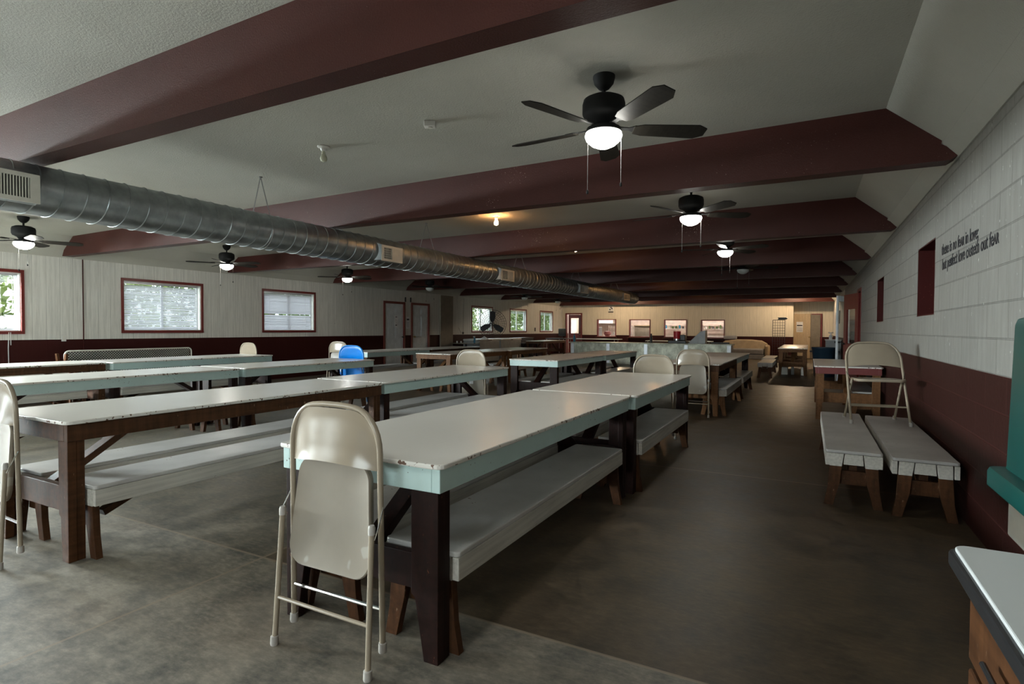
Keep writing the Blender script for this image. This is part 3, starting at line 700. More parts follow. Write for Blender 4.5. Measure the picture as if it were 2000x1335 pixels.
def make_bench(L, w=.36, zt=.40, leg='oak'):
    r = thing('bench', (0, 0, 0), 0, 'x', 'bench'); h = w / 2
    m = MB(); m.prism(rough_rect(-h, h, 0, L, .02, step=.12, j=.0015), 'z', zt - .022, zt)
    m.build('seat', 'bench', r, bevel=.005)
    m = MB()
    m.box(-h, -h + .03, .002, L - .002, zt - .112, zt - .023); m.box(h - .03, h, .002, L - .002, zt - .112, zt - .023)
    m.build('side_board', 'bench_side', r, bevel=.003)
    for (y, sy) in ((.003, 1), (L - .003, -1)):
        m = MB(); y2 = y + sy * .035
        m.prism([(-.062, zt - .10), (.062, zt - .10), (.055, zt - .024), (-.055, zt - .024)], 'y', y, y2); m.build('end_block', 'bench_side', r, bevel=.002)
        for sx in (-1, 1):
            m = MB(); z1 = zt - .115
            def X(f): return f * sx
            m.prism([(X(.060), zt - .024), (X(.146), zt - .024), (X(.149), z1), (X(.072), z1)], 'y', y - sy * .0015, y2)
            m.cur = 1; m.prism([(X(.072), z1), (X(.149), z1), (X(.160), .12), (X(.182), 0), (X(.124), 0), (X(.100), .10), (X(.082), .17)], 'y', y, y2)
            m.build('leg', ['bench_side', leg], r, bevel=.002)
        m = MB(); m.box(-.082, .082, min(y2, y2 + sy * .03), max(y2, y2 + sy * .03), .15, .25); m.box(-.025, .025, min(y2 + sy * .03, y2 + sy * .06), max(y2 + sy * .03, y2 + sy * .06), .15, zt - .03)
        m.build('crossbar', leg, r, bevel=.002)
        m = MB(); m.bar((0, y2 + sy * .08, .2), (0, y2 + sy * .42, zt - .06), .06, .035); m.build('brace', leg, r)
    return r
protoT = {}
def table(x0, x1, y0, y1, apron, leg, label, zt=.76, rz=0, group='white topped dining tables', **kw):
    key = (round(x1 - x0, 2), round(y1 - y0, 1), apron, leg, zt, tuple(kw.items())); loc = ((x0 + x1) / 2, y0, 0)
    if key not in protoT:
        t_ = make_table(x1 - x0, y1 - y0, apron, leg, zt, seed=len(protoT) + 2, **kw); t_.location = loc; t_['label'] = label; t_['group'] = group; protoT[key] = t_
        t_.rotation_euler = (0, 0, rz); return t_
    return dup(protoT[key], loc, rz, label, group)
protoB = {}
def bench(xc, y0, L, label, leg='oak', rz=0, w=.36, group='white topped wooden benches'):
    key = (L, leg, w)
    if key not in protoB:
        b = make_bench(L, w, leg=leg); b.location = (xc, y0, 0); b.rotation_euler = (0, 0, rz); b['label'] = label; b['group'] = group; protoB[key] = b; return b
    return dup(protoB[key], (xc, y0, 0), rz, label, group)

ROWS = [
 # x0, x1, y0, y1, apron, leg, name, bench leg, bench offsets
 (-2.04, -1.175, 1.68, 4.16, 'blue', 'maroon', 'pale blue edged table nearest the camera, with a folded chair at its near end'),
 (-2.03, -1.14, 4.19, 6.42, 'blue', 'maroon', 'pale blue edged table butted behind the nearest blue one'),
 (-4.28, -3.43, 1.50, 4.0, 'brown', 'brown', 'brown edged table at the left foreground with a chipped front corner'),
 (-4.33, -3.45, 4.03, 6.48, 'blue', 'maroon', 'pale blue edged table continuing behind the brown left foreground one'),
 (-6.99, -6.12, 2.0, 4.52, 'blue', 'maroon', 'pale blue edged table with a bare paint patch, third row from the right'),
 (-7.0, -6.10, 4.56, 6.9, 'blue', 'maroon', 'pale blue edged table in the third row, in front of the blue chair'),
 (-9.55, -8.68, 1.8, 4.32, 'brown', 'brown', 'brown edged table at the left edge, in the row next to the wall'),
 (-9.5, -8.62, 4.35, 7.03, 'blue', 'maroon', 'pale blue edged table in the wall row, in front of the mesh bench'),
 (-8.95, -8.08, 8.9, 11.1, 'blue', 'brown', 'far pale blue edged table in front of the two white doors'),
 (-8.95, -8.05, 11.13, 13.4, 'brown', 'brown', 'far brown edged table left of the big pedestal fan'),
 (-7.05, -6.18, 9.15, 11.5, 'oak', 'oak', 'orange-brown table with its open end facing the camera, beyond the blue tables'),
 (-7.0, -6.1, 11.53, 13.6, 'oak', 'oak', 'orange-brown table behind the other orange-brown one, near the far left windows'),
 (-4.42, -3.52, 8.25, 10.5, 'blue', 'maroon', 'pale blue edged table with dark red legs in the middle distance'),
 (-4.38, -3.48, 10.53, 12.75, 'blue', 'maroon', 'pale blue edged table just in front of the metal clad counter'),
 (-2.0, -1.13, 8.6, 10.9, 'brown', 'oak', 'brown edged table behind the beige folded chair at the aisle'),
 (-2.0, -1.13, 10.93, 13.2, 'blue', 'maroon', 'grey-blue edged table at the aisle nearest the sofa')]
for i, (x0, x1, y0, y1, ap, lg, lab) in enumerate(ROWS):
    table(x0, x1, y0, y1, ap, lg, lab)
BN = ['nearest blue edged table', 'second blue edged table of the right row', 'brown edged left foreground table', 'blue edged table behind the brown foreground one', 'third row table with the bare paint patch',
      'third row table before the blue chair', 'brown edged table at the left edge', 'wall row table before the mesh bench', 'blue table by the white doors', 'brown table by the pedestal fan',
      'orange-brown table facing the camera', 'farther orange-brown table', 'middle distance blue edged table', 'blue edged table before the metal counter', 'brown table behind the aisle chair', 'grey-blue edged table at the aisle']
for i, (x0, x1, y0, y1, ap, lg, lab) in enumerate(ROWS):
    L = 2.15 if y1 - y0 > 2.4 else (2.03 if y1 - y0 > 2.3 else (1.9 if y1 - y0 > 2.15 else 1.8)); lgm = 'brown' if lg != 'oak' else 'oak'
    oy = .115; ox = {0: .02, 1: .03, 2: .06, 14: .10, 15: .10}.get(i, .02)
    bench(x1 - .18 + ox - .02, y0 + oy, L, 'white bench under the right side of the ' + BN[i], lgm)
    bench(x0 + .18 - ox + .02, y0 + oy, L, 'white bench under the left side of the ' + BN[i], lgm)
# side tables and benches along the right wall
table(.07, .90, 9.05, 11.3, 'redapron', 'oak', 'small table with brick red edge beside the block wall', group='side tables')
table(-.77, -.02, 17.35, 19.6, 'oak', 'oak', 'orange-brown table with shelf goods beneath, left of the dark bin', group='side tables')
table(-.77, -.02, 19.65, 21.9, 'oak', 'oak', 'orange-brown table behind the one with goods beneath', group='side tables')
bench(.295, 4.66, 2.15, 'worn white bench at the right wall, the left one of the side-by-side pair', 'brown', w=.35)
bench(.70, 4.58, 2.15, 'worn white bench against the red block wall, the right one of the pair', 'brown', w=.37)
bench(-1.02, 16.2, 2.2, 'far white ended bench left of the orange-brown far table', 'brown')
bench(-1.10, 18.8, 2.2, 'far white ended bench behind the first one by the orange-brown table', 'brown')
bench(.70, 9.25, 1.85, 'bench pushed under the table with brick red edge', 'oak', w=.30)

# ------------------------------------------------------------ folding chairs
def u_path(hw, z0, y0, z1, y1, rc=.13, bow=.006, flare=0):
    """inverted U from the left foot up and over to the right foot, in a leaning plane"""
    pts = []
    def P(x, z): f = (z - z0) / (z1 - z0); return (x, y0 + (y1 - y0) * f, z)
    for i in range(6): f = i / 6; pts.append(P(-hw - flare * (1 - f), z0 + (z1 - rc * 1.25 - z0) * f))
    for i in range(8):
        a = PI - (PI / 2) * i / 7 * .93; pts.append(P(-hw + rc + rc * math.cos(a), z1 - bow - rc * 1.25 + rc * 1.25 * math.sin(a)))
    for i in range(1, 5): x = (-hw + rc) + 2 * (hw - rc) * i / 5; pts.append(P(x, z1 - bow * abs(2 * (i / 5) - 1) ** 2 * .6 - bow * .1))
    return pts[:14] + pts[14:] + [(-p[0], p[1], p[2]) for p in reversed(pts[:14])]
def make_chair(kind, body, seatm, sticker=False):
    """folding chair; a sitter would face local +y; origin on the floor between the feet"""
    r = thing('folding_chair', (0, 0, 0), 0, 'x', 'chair')
    hw = .228; TR = .0115
    if kind == 'folded':
        f0, f1 = (.045, .055), (.035, .965); rf, rc_ = (-.045, 0), (-.012, .525)   # (y, z) of main foot, main top, rear foot, rear cap
    else:
        f0, f1 = (.21, 0), (-.17, .745); rf, rc_ = (-.20, 0), (.055, .40)
    MB().tube(u_path(hw, f0[1], f0[0], f1[1], f1[0], flare=.006), TR, 12).build('main_frame', body, r, smooth=True)
    def on(z): f = (z - f0[1]) / (f1[1] - f0[1]); return f0[0] + (f1[0] - f0[0]) * f
    hr = hw - .026 if kind == 'open' else hw + .004
    off = -.028 if kind == 'folded' else 0
    for sx in (-1, 1):
        MB().tube([(sx * (hr + .01), rf[0], rf[1] + .004), (sx * hr, rc_[0], rc_[1])], TR - .0005, 12).build('rear_leg', body, r, smooth=True)
    m = MB(); zz = f0[1] + .16; m.tube([(-hw, on(zz), zz), (hw, on(zz), zz)], .0075, 8); m.build('stretcher', 'chrome' if body == 'beige' and kind == 'folded' else body, r, smooth=True)
    g = .36; yy = rf[0] + (rc_[0] - rf[0]) * g; zz = rf[1] + (rc_[1] - rf[1]) * g
    m = MB(); m.tube([(-hr, yy, zz), (hr, yy, zz)], .0075, 8); m.build('stretcher', body, r, smooth=True)
    # feet caps
    for sx in (-1, 1):
        for (x, y, z) in ((sx * (hw + .006), f0[0], f0[1]), (sx * (hr + .01), rf[0], rf[1])):
            MB().lathe([(0, -.0), (.015, 0), (.0165, .006), (.0155, .035), (.012, .037), (0, .037)], 14, (x, y, z)).build('foot_cap', 'cap', r, smooth=True)
    # rear-leg top caps and steel links
    if kind == 'folded':
        for sx in (-1, 1):
            MB().lathe([(0, -.012), (.0135, -.012), (.0135, .012), (.010, .022), (0, .022)], 12, (sx * hr, rc_[0], rc_[1])).build('leg_cap', 'cap', r, smooth=True)
            MB().tube([(sx * (hr + .014), rc_[0] + .0, rc_[1] - .03), (sx * (hr + .018), rc_[0] + .015, rc_[1] + .01), (sx * (hw + .014), on(.6), .60)], .0028, 6).build('link', 'chrome', r, smooth=True)
    # backrest: pressed sheet inside the top of the U
    m = MB(); nu, nv = 18, 10; vs = []; zb0, zt0 = (f1[1] - .235, f1[1] - .012)
    for side in (0, 1):
        for j in range(nv + 1):
            for i in range(nu + 1):
                u = -1 + 2 * i / nu; v_ = j / nv
                zb = zb0 + .022 * (1 - u * u); rc = .13 * .92
                hx = hw - .004; ax = abs(u) * hx
                zt = zt0 if ax < hx - rc else zt0 - rc * 1.25 * (1 - math.sqrt(max(0, 1 - ((ax - (hx - rc)) / rc) ** 2)))
                zt = max(zt - .012 * u * u, zb + .005)
                z = zb + (zt - zb) * v_
                rim = min(1, min(v_, 1 - v_) * 6, (1 - abs(u)) * 6)
                dy = .018 * (1 - u * u) * (1 if kind == 'folded' else -1) * (-1) + (.006 * rim)
                vs.append((u * hx, on(z) + (-dy if kind != 'x' else dy) * (-1 if kind == 'open' else -1) + side * .004 - (.030 * (1 - v_) * (1 - u ** 4) if kind == 'folded' else 0), z))
    n1 = (nu + 1) * (nv + 1); fs = []
    for j in range(nv):
        for i in range(nu):
            a = j * (nu + 1) + i; fs.append((a, a + 1, a + nu + 2, a + nu + 1)); fs.append((n1 + a, n1 + a + nu + 1, n1 + a + nu + 2, n1 + a + 1))
    for i in range(nu): fs.append((i, n1 + i, n1 + i + 1, i + 1)); a = nv * (nu + 1) + i; fs.append((a, a + 1, n1 + a + 1, n1 + a))
    m.add(vs, fs); m.build('backrest', body, r, smooth=True)
    # seat
    Ls = .40 if kind == 'open' else .43
    if kind == 'folded': o3, d3 = Vector((0, -.006, .325)), Vector((0, .09, 1)).normalized()
    else: o3, d3 = Vector((0, -.14, .405)), Vector((0, 1, .035)).normalized()
    nrm = Vector((1, 0, 0)).cross(d3) * (1 if kind == 'open' else 1)
    m = MB(); out = []
    w0, w1 = (.210, .186) if kind == 'folded' else (.185, .198)
    rcs = .065 if kind == 'open' else .075
    def edge(f): return w0 + (w1 - w0) * f
    poly = []
    for (sx, sy, a0) in ((1, 0, -PI / 2), (1, 1, 0), (-1, 1, PI / 2), (-1, 0, PI)):
        wv = edge(sy); cx = sx * (wv - rcs); cy = rcs if sy == 0 else Ls - rcs
        for i in range(7): a = a0 + PI / 2 * i / 6; poly.append((cx + rcs * math.cos(a), cy + rcs * math.sin(a)))
    rings = [(1, -.024), (1.0, -.004), (.985, .0), (.90, -.004), (.5, -.008), (.05, -.009)]; cyc = Ls / 2; vs = []
    for (s, h) in rings:
        for (x, y) in poly: vs.append(o3 + Vector((x * s, 0, 0)) + d3 * (cyc + (y - cyc) * s) + nrm * h)
    n = len(poly); fs = []
    for k in range(len(rings) - 1):
        for i in range(n): fs.append((k * n + i, k * n + (i + 1) % n, (k + 1) * n + (i + 1) % n, (k + 1) * n + i))
    fs.append(tuple((len(rings) - 1) * n + i for i in range(n)))
    m.add(vs, fs); s_ = m.build('seat', seatm, r, smooth=True); sd = s_.modifiers.new('thick', 'SOLIDIFY'); sd.thickness = .0015
    if kind == 'open':
        for sx in (-1, 1):
            MB().tube([(sx * (hr + .012), .055, .40), (sx * (hw + .013), on(.47), .47)], .004, 6).build('link', 'chrome', r)
    if sticker:
        m = MB(); m.box(-.03, .03, -.001 - .03, -.03, .47, .53)
    return r
ch = make_chair('folded', 'beige', 'seat')
CH = [(-1.62, 1.562, 0, 'folded beige metal chair at the near end of the nearest blue edged table'),
      (-3.93, 1.37, -2, 'folded beige metal chair cut off by the left edge, before the brown table'),
      (-9.38, 7.12, 180, 'beige chair back showing behind the wall row table under the closed-blind window'),
      (-8.83, 8.80, 8, 'beige chair with glossy back just left of the blue chair'),
      (-4.10, 6.60, 180, 'beige chair back beyond the blue table that continues the brown one'),
      (-1.58, 6.53, 180, 'beige chair back behind the far end of the second blue edged table'),
      (-1.50, 8.48, 0, 'upright folded beige chair at the near end of the brown aisle table')]
for i, (x, y, a, lab) in enumerate(CH):
    if i == 0: ch.location = (x, y, 0); ch['label'] = lab; ch['group'] = 'beige folding chairs'
    else: dup(ch, (x, y, 0), math.radians(a), lab, 'beige folding chairs')
for c_ in [o for o in bpy.data.objects if o.get('label', '').startswith(('beige chair back beyond the blue', 'beige chair back behind the far'))]:
    MB().box(-.03, .03, .0255, .0265, .50, .59).build('paper_label', 'paper', c_)
bc = make_chair('folded', 'bluechair', 'bluechair'); bc.location = (-6.72, 7.05, 0.0); bc.rotation_euler = (0, 0, math.radians(186)); bc.scale = (1.06, 1.06, 1.0)
tag(bc, 'bright blue folding chair beyond the third row table', 'chair'); 
oc = make_chair('open', 'beige', 'beige'); oc.location = (.56, 6.30, .4012); oc.rotation_euler = (0, 0, math.radians(188))
tag(oc, 'opened beige folding chair standing on top of the two wall benches', 'chair')

# ------------------------------------------------------------ right foreground: cabinet, heater box, upturned bin
r = thing('drawer_cabinet', (.62, .6, 0), 0, 'low brown wooden drawer cabinet with white top in the lower right corner', 'cabinet')
CX0, CX1 = .30 - .62, .925 - .62; CY1 = 1.09
def rrect(x0, x1, y0, y1, r_, only=None):
    pts = []
    for (cx, cy, a0) in ((x1 - r_, y0 + r_, -PI / 2), (x1 - r_, y1 - r_, 0), (x0 + r_, y1 - r_, PI / 2), (x0 + r_, y0 + r_, PI)):
        for i in range(6): a = a0 + PI / 2 * i / 5; pts.append((cx + r_ * math.cos(a), cy + r_ * math.sin(a)))
    return pts
MB().prism(rrect(CX0 + .012, CX1, -1.5, CY1 - .012, .03), 'z', .741, .7505).build('worktop', 'countertop', r, bevel=.003)
MB().prism(rrect(CX0, CX1, -1.5, CY1, .04), 'z', .705, .742).build('black_edge', 'black', r, bevel=.008)
m = MB(); m.box(CX0 + .055, CX1, -1.48, CY1 - .04, .06, .705); m.build('carcass', 'brown', r, bevel=.003)
MB().box(CX0 + .10, CX1, -1.46, CY1 - .06, 0, .06).build('plinth', 'black', r)
for col, (a, b) in enumerate(((.46, 1.02), (-.16, .42), (-.78, -.20))):
    for (z0, z1) in ((.51, .68), (.30, .49), (.09, .28)):
        d = MB().box(CX0 + .035, CX0 + .0548, a, b, z0, z1).build('drawer', 'brown', r, bevel=.006)
        MB().tube([(CX0 + .01, (a + b) / 2 - .05, z0 + .1), (CX0 + .01, (a + b) / 2 + .05, z0 + .1)], .006, 8).build('pull', 'black', d)
r = thing('wall_heater', (XR, 2.6, .346), 0, 'white painted metal box fixed low on the red block wall', 'wall heater')
MB().box(-.13, -.001, -.66, .66, 0, .215).build('casing', 'cream', r, bevel=.01)
MB().box(-.10, -.001, -.645, .645, .2155, .24).build('top_ledge', 'cream', r, bevel=.004)
r = thing('waste_bin', (.815, 2.9, .5865), 0, 'upturned teal plastic bin at the right edge, resting on the white wall box', 'bin')
def loft(rings):
    m = MB(); n = len(rings[0][0]); vs = [(x, y, z) for (poly, z) in rings for (x, y) in poly]; fs = []
    for k in range(len(rings) - 1):
        for i in range(n): fs.append((k * n + i, k * n + (i + 1) % n, (k + 1) * n + (i + 1) % n, (k + 1) * n + i))
    fs += [tuple(range(n - 1, -1, -1)), tuple((len(rings) - 1) * n + i for i in range(n))]
    return m.add(vs, fs)
def rr(hx, hy, r_): return rrect(-hx, hx, -hy, hy, r_)
loft([(rr(.062, .235, .03), .085), (rr(.060, .232, .03), .10), (rr(.048, .215, .03), .70), (rr(.040, .207, .025), .725), (rr(.025, .19, .02), .732)]).build('body', 'teal', r, smooth=True)
loft([(rr(.112, .305, .05), .0), (rr(.112, .305, .05), .06), (rr(.105, .298, .05), .078), (rr(.07, .25, .04), .088)]).build('rim', 'teal', r, smooth=True)

# ------------------------------------------------------------ left side: fan, stacked benches, mesh bench
def pedestal_fan(loc, R, zc, face, name_label, blades=3, grille='black', pole='black'):
    r = thing('pedestal_fan', loc, face, name_label, 'fan')
    MB().lathe([(0, 0), (.22, 0), (.22, .015), (.06, .035), (.03, .05), (0, .05)], 24).build('base', pole, r, smooth=True)
    MB().tube([(0, 0, .04), (0, 0, zc - .03)], .024, 12).build('pole', pole, r, smooth=True)
    MB().lathe([(0, -.09), (.05, -.085), (.07, -.04), (.07, .05), (.04, .09), (0, .09)], 18).build('motor', pole, r, smooth=True)
    mo = [o for o in bpy.data.objects if o.parent == r][-1]; mo.rotation_euler = (PI / 2, 0, 0); mo.location = (0, .10, zc)
    m = MB()
    for ys, bulge in ((-.06, -.05), (.03, .045)):
        for k in range(9 if ys < 0 else 7):
            rad = R * (.18 + .82 * k / (8 if ys < 0 else 6)); yy = ys + bulge * (1 - (rad / R) ** 2)
            m.tube([(rad * math.cos(2 * PI * q / 36), yy, zc + rad * math.sin(2 * PI * q / 36)) for q in range(36)], R * .008, 4, closed=True)
        for k in range(30):
            a = 2 * PI * k / 30; m.tube([(rad_ * math.cos(a + .25 * (1 - rad_ / R)), ys + bulge * (1 - (rad_ / R) ** 2), zc + rad_ * math.sin(a + .25 * (1 - rad_ / R))) for rad_ in (R * .1, R * .4, R * .7, R)], R * .006, 4)
    m.tube([(R * math.cos(2 * PI * q / 40), -.015, zc + R * math.sin(2 * PI * q / 40)) for q in range(40)], .007, 6, closed=True)
    m.build('guard', grille, r)
    for k in range(blades):
        m = MB(); poly = []
        for (x, y) in ((.05, -.03), (R * .45, -.085), (R * .85, -.075), (R * .9, 0), (R * .85, .07), (R * .45, .07), (.05, .03)): poly.append((x * R / .36 if False else x, y * R / .36))
        m.prism(poly, 'z', -.003, .003); b = m.build('blade', 'black', r)
        b.matrix_local = Matrix.Translation((0, -.01, zc)) @ Matrix.Rotation(PI / 2, 4, 'X') @ Matrix.Rotation(2 * PI * k / blades + PI / 2 - .03, 4, 'Z') @ Matrix.Rotation(.35, 4, 'X')
    MB().lathe([(0, -.02), (.03, -.018), (.035, 0), (.035, .04), (0, .04)], 16).build('hub', pole, r, smooth=True)
    hb = [o for o in bpy.data.objects if o.parent == r and o.name.startswith('hub')][-1]; hb.rotation_euler = (PI / 2, 0, 0); hb.location = (0, -.0, zc)
    return r
pedestal_fan((-7.35, 12.8, 0), .37, 1.385, .5, 'big black pedestal fan in front of the far left windows')
pedestal_fan((-10.75, 3.62, 0), .235, 1.385, .9, 'grey pedestal fan at the left edge in front of the first window', grille='grey', pole='grey')
bench(-11.05, 2.62, 2.2, 'bench lying against the left wall under the upturned one', 'brown')
ub = dup(protoB[(2.2, 'brown', .36)], (-11.05, 2.62, .802), 0, 'upturned bench with its brown legs in the air by the left wall', 'white topped wooden benches'); ub.rotation_euler = (0, PI, 0)
r = thing('mesh_bench', (-11.28, 6.06, 0), 0, 'long outdoor bench of dark diamond mesh with pale rounded rim, on the left wall', 'bench')
m = MB(); p = rrect(-1.12, 1.12, .42, .835, .07); m.tube([(0, y, z) for (y, z) in p], .014, 8, closed=True); m.build('rim', 'cream', r, smooth=True)
m = MB(); st = .045
for i in range(-12, 62):
    for sgn in (1, -1):
        y0 = -1.1 + i * st; a = (y0, .43); b = (y0 + sgn * .39, .82)
        y_lo, y_hi = -1.09, 1.09
        def clip(a, b):
            (ya_, za), (yb_, zb) = a, b; t0, t1 = 0, 1; d = yb_ - ya_
            for lim, s_ in ((y_lo, 1), (y_hi, -1)):
                fa, fb = s_ * (ya_ - lim), s_ * (yb_ - lim)
                if fa < 0 and fb < 0: return None
                if fa < 0: t0 = max(t0, fa / (fa - fb))
                if fb < 0: t1 = min(t1, fa / (fa - fb))
            return (ya_ + d * t0, za + (zb - za) * t0), (ya_ + d * t1, za + (zb - za) * t1)
        c = clip(a, b)
        if c: m.bar((0, c[0][0], c[0][1]), (0, c[1][0], c[1][1]), .003, .007, up=(1, 0, 0))
m.build('mesh', 'cream', r)
MB().box(-.03, -.022, -1.08, 1.08, .44, .81).build('back_panel', 'black', r)
m = MB(); m.box(.02, .42, -1.1, 1.1, .40, .42); m.build('seat', 'black', r, bevel=.005)
for yy in (-.9, .9):
    MB().tube([(.0, yy, .62), (.0, yy, .0)], .02, 8).build('leg', 'black', r); MB().tube([(.36, yy, .40), (.36, yy, .0)], .02, 8).build('leg', 'black', r)

# wall outlets
for (yy, z, lab) in ((5.05, 1.0, 'white wall outlet at the paint line near the left window'), (11.93, 1.25, 'small white outlet before the white doors')):
    r = thing('wall_outlet', (XL, yy, z), 0, lab, 'outlet', 'wall outlets')
    MB().box(0, .008, -.035, .035, 0, .115).build('plate', 'white', r, bevel=.002); m = MB(); m.box(.008, .0095, -.016, .016, .02, .05); m.box(.008, .0095, -.016, .016, .065, .095); m.build('socket', 'cream', r)
for (yy, lab) in ((17.9, 'black cord and plug on the left wall beside the tan board'), (24.2, 'black wall switch box between the last two windows')):
    m = MB(); m.box(XL + .001, XL + .03, yy - .03, yy + .03, 1.05 if yy < 20 else 1.15, 1.13 if yy < 20 else 1.32)
    if yy < 20: m.tube([(XL + .01, yy, 1.1), (XL + .012, yy + .02, 1.9), (XL + .01, yy + .06, 2.4)], .004, 5); m.tube([(XL + .012, yy - .01, 1.08), (XL + .03, yy - .2, 1.12), (XL + .012, yy - .32, 1.3)], .004, 5)
    o = m.build('power_cord' if yy < 20 else 'switch_box', 'black'); tag(o, lab, 'cord' if yy < 20 else 'switch')
m = MB(); m.tube([(XL + .02, 4.28, 1.16), (XL + .02, 4.27, .9), (XL + .03, 4.27, .5)], .006, 6); m.tube([(XL + .03, 4.30, 1.16), (XL + .03, 4.30, .95)], .006, 6)
o = m.build('blind_cord', 'cable'); tag(o, 'pale cord hanging from the first window over the red paint', 'cord')

# ------------------------------------------------------------ far end furniture
# chest freezers
for i, (a, b) in enumerate(((17.55, 19.05), (19.15, 20.9))):
    r = thing('chest_freezer', (-10.95, a, 0), 0, ['pale grey chest freezer by the left wall, the nearer of two', 'pale grey chest freezer by the left wall, the farther of two'][i], 'freezer', 'chest freezers')
    L = b - a; MB().box(-.35, .35, 0, L, .03, .80).build('body', 'grey', r, bevel=.02); ld = MB().box(-.36, .37, -.01, L + .01, .803, .875).build('lid', 'white', r, bevel=.02)
    MB().box(.37, .39, L / 2 - .08, L / 2 + .08, .81, .84).build('handle', 'chrome', ld)
o = MB().add([(-.12, 0, 0), (.12, .05, 0), (.10, .3, 0), (-.1, .25, 0), (0, .12, .1)], [(0, 3, 2, 1), (0, 1, 4), (1, 2, 4), (2, 3, 4), (3, 0, 4)]).build('crumpled_paper', 'paper', loc=(-10.8, 18.1, .876)); tag(o, 'crumpled white paper lying on the nearer chest freezer', 'paper')
# piano
r = thing('upright_piano', (-11.05, 21.2, 0), 0, 'black upright piano against the left wall below the far windows', 'piano')
MB().box(-.3, .15, 0, 1.5, .0, .86).build('case', 'black', r, bevel=.01); kb = MB().box(.15, .42, .03, 1.47, .58, .66).build('keyboard', 'black', r, bevel=.005)
MB().box(.24, .40, .08, 1.42, .661, .668).build('keys', 'white', kb); MB().box(-.32, .18, -.02, 1.52, .862, .885).build('lid', 'black', r, bevel=.004)
for yy in (.06, 1.38): MB().box(.33, .39, yy, yy + .06, 0, .58).build('leg', 'black', r)
# black desk with a monitor
r = thing('black_desk', (-10.55, 24.1, 0), 0, 'thin legged black desk in the far left corner', 'desk')
MB().box(-.4, .55, 0, 1.6, .79, .825).build('desktop', 'black', r, bevel=.004)
for (x, y) in ((-.35, .05), (.5, .05), (-.35, 1.55), (.5, 1.55)): MB().tube([(x, y, 0), (x, y, .79)], .018, 8).build('leg', 'steel', r)
r = thing('monitor', (-10.35, 24.7, .826), -.6, 'black rounded monitor standing on the black corner desk', 'monitor')
MB().box(-.30, .30, -.03, .03, .10, .46).build('screen', 'black', r, bevel=.02); MB().lathe([(0, 0), (.12, 0), (.12, .012), (.02, .02), (.02, .12), (0, .12)], 16).build('stand', 'black', r, smooth=True)
# round table with a spray bottle
r = thing('round_table', (-10.55, 16.55, 0), 0, 'round dark table by the tan board', 'table')
MB().lathe([(0, .735), (.46, .735), (.47, .745), (.46, .757), (0, .757)], 32).build('tabletop', 'tan', r, smooth=True); MB().tube([(0, 0, .03), (0, 0, .735)], .04, 12).build('pedestal', 'black', r, smooth=True)
MB().lathe([(0, 0), (.27, 0), (.27, .02), (.05, .05), (0, .05)], 24).build('foot', 'black', r, smooth=True)
r = thing('spray_bottle', (-10.32, 16.75, .758), 0, 'clear spray bottle standing on the round dark table', 'bottle')
MB().lathe([(0, 0), (.035, 0), (.037, .12), (.02, .16), (.014, .19), (0, .19)], 14).build('body', 'skyblue', r, smooth=True); MB().box(-.05, .02, -.012, .012, .19, .24).build('sprayer', 'white', r)
for (x, y, lab) in ((-10.78, 16.35, 'small white cup on the left of the round dark table'), (-10.60, 16.32, 'small white cup on the middle of the round dark table')):
    o = MB().lathe([(0, 0), (.024, 0), (.03, .07), (.026, .07), (.02, .01), (0, .01)], 12, (x, y, .758)).build('cup', 'white', smooth=True); tag(o, lab, 'cup', 'cups on the round table')
# metal clad serving counter
r = thing('serving_counter', (-8.04, 19.9, 0), 0, 'long serving counter clad in stained galvanised panels', 'counter')
CL = 5.75
MB().box(0.05, CL - .05, .05, .75, 0, .735).build('body', 'galvpanel', r)
MB().box(-.03, CL + .03, 0, .82, .737, .782).build('countertop', 'galvpanel', r, bevel=.008)
for k in range(5):
    x = .05 + (CL - .17) * k / 4; MB().box(x, x + .12, .035, .049, .02, .736).build('cover_strip', 'alu', r)
MB().box(CL - .02, CL + .0, .1, .7, .02, .72).build('end_strip', 'alu', r)
table(-10.55, -9.7, 21.2, 23.6, 'brown', 'brown', 'brown table far back beside the piano', group='side tables')
r = thing('folding_table', (-9.5, 26.2, 0), 0, 'long white topped folding table before the kitchen hatches', 'table')
MB().box(-1.5, 1.4, 0, .75, .76, .79).build('tabletop', 'white', r, bevel=.004)
for (x, y) in ((-1.3, .08), (1.2, .08), (-1.3, .67), (1.2, .67)): MB().tube([(x, y, 0), (x, y, .76)], .014, 8).build('leg', 'steel', r)
r = thing('folding_table', (-5.7, 25.9, 0), 0, 'white topped folding table behind the counter on the right', 'table')
MB().box(-1.0, 1.9, 0, .75, .72, .75).build('tabletop', 'white', r, bevel=.004)
for (x, y) in ((-.9, .08), (1.8, .08), (-.9, .67), (1.8, .67)): MB().tube([(x, y, 0), (x, y, .72)], .014, 8).build('leg', 'steel', r)
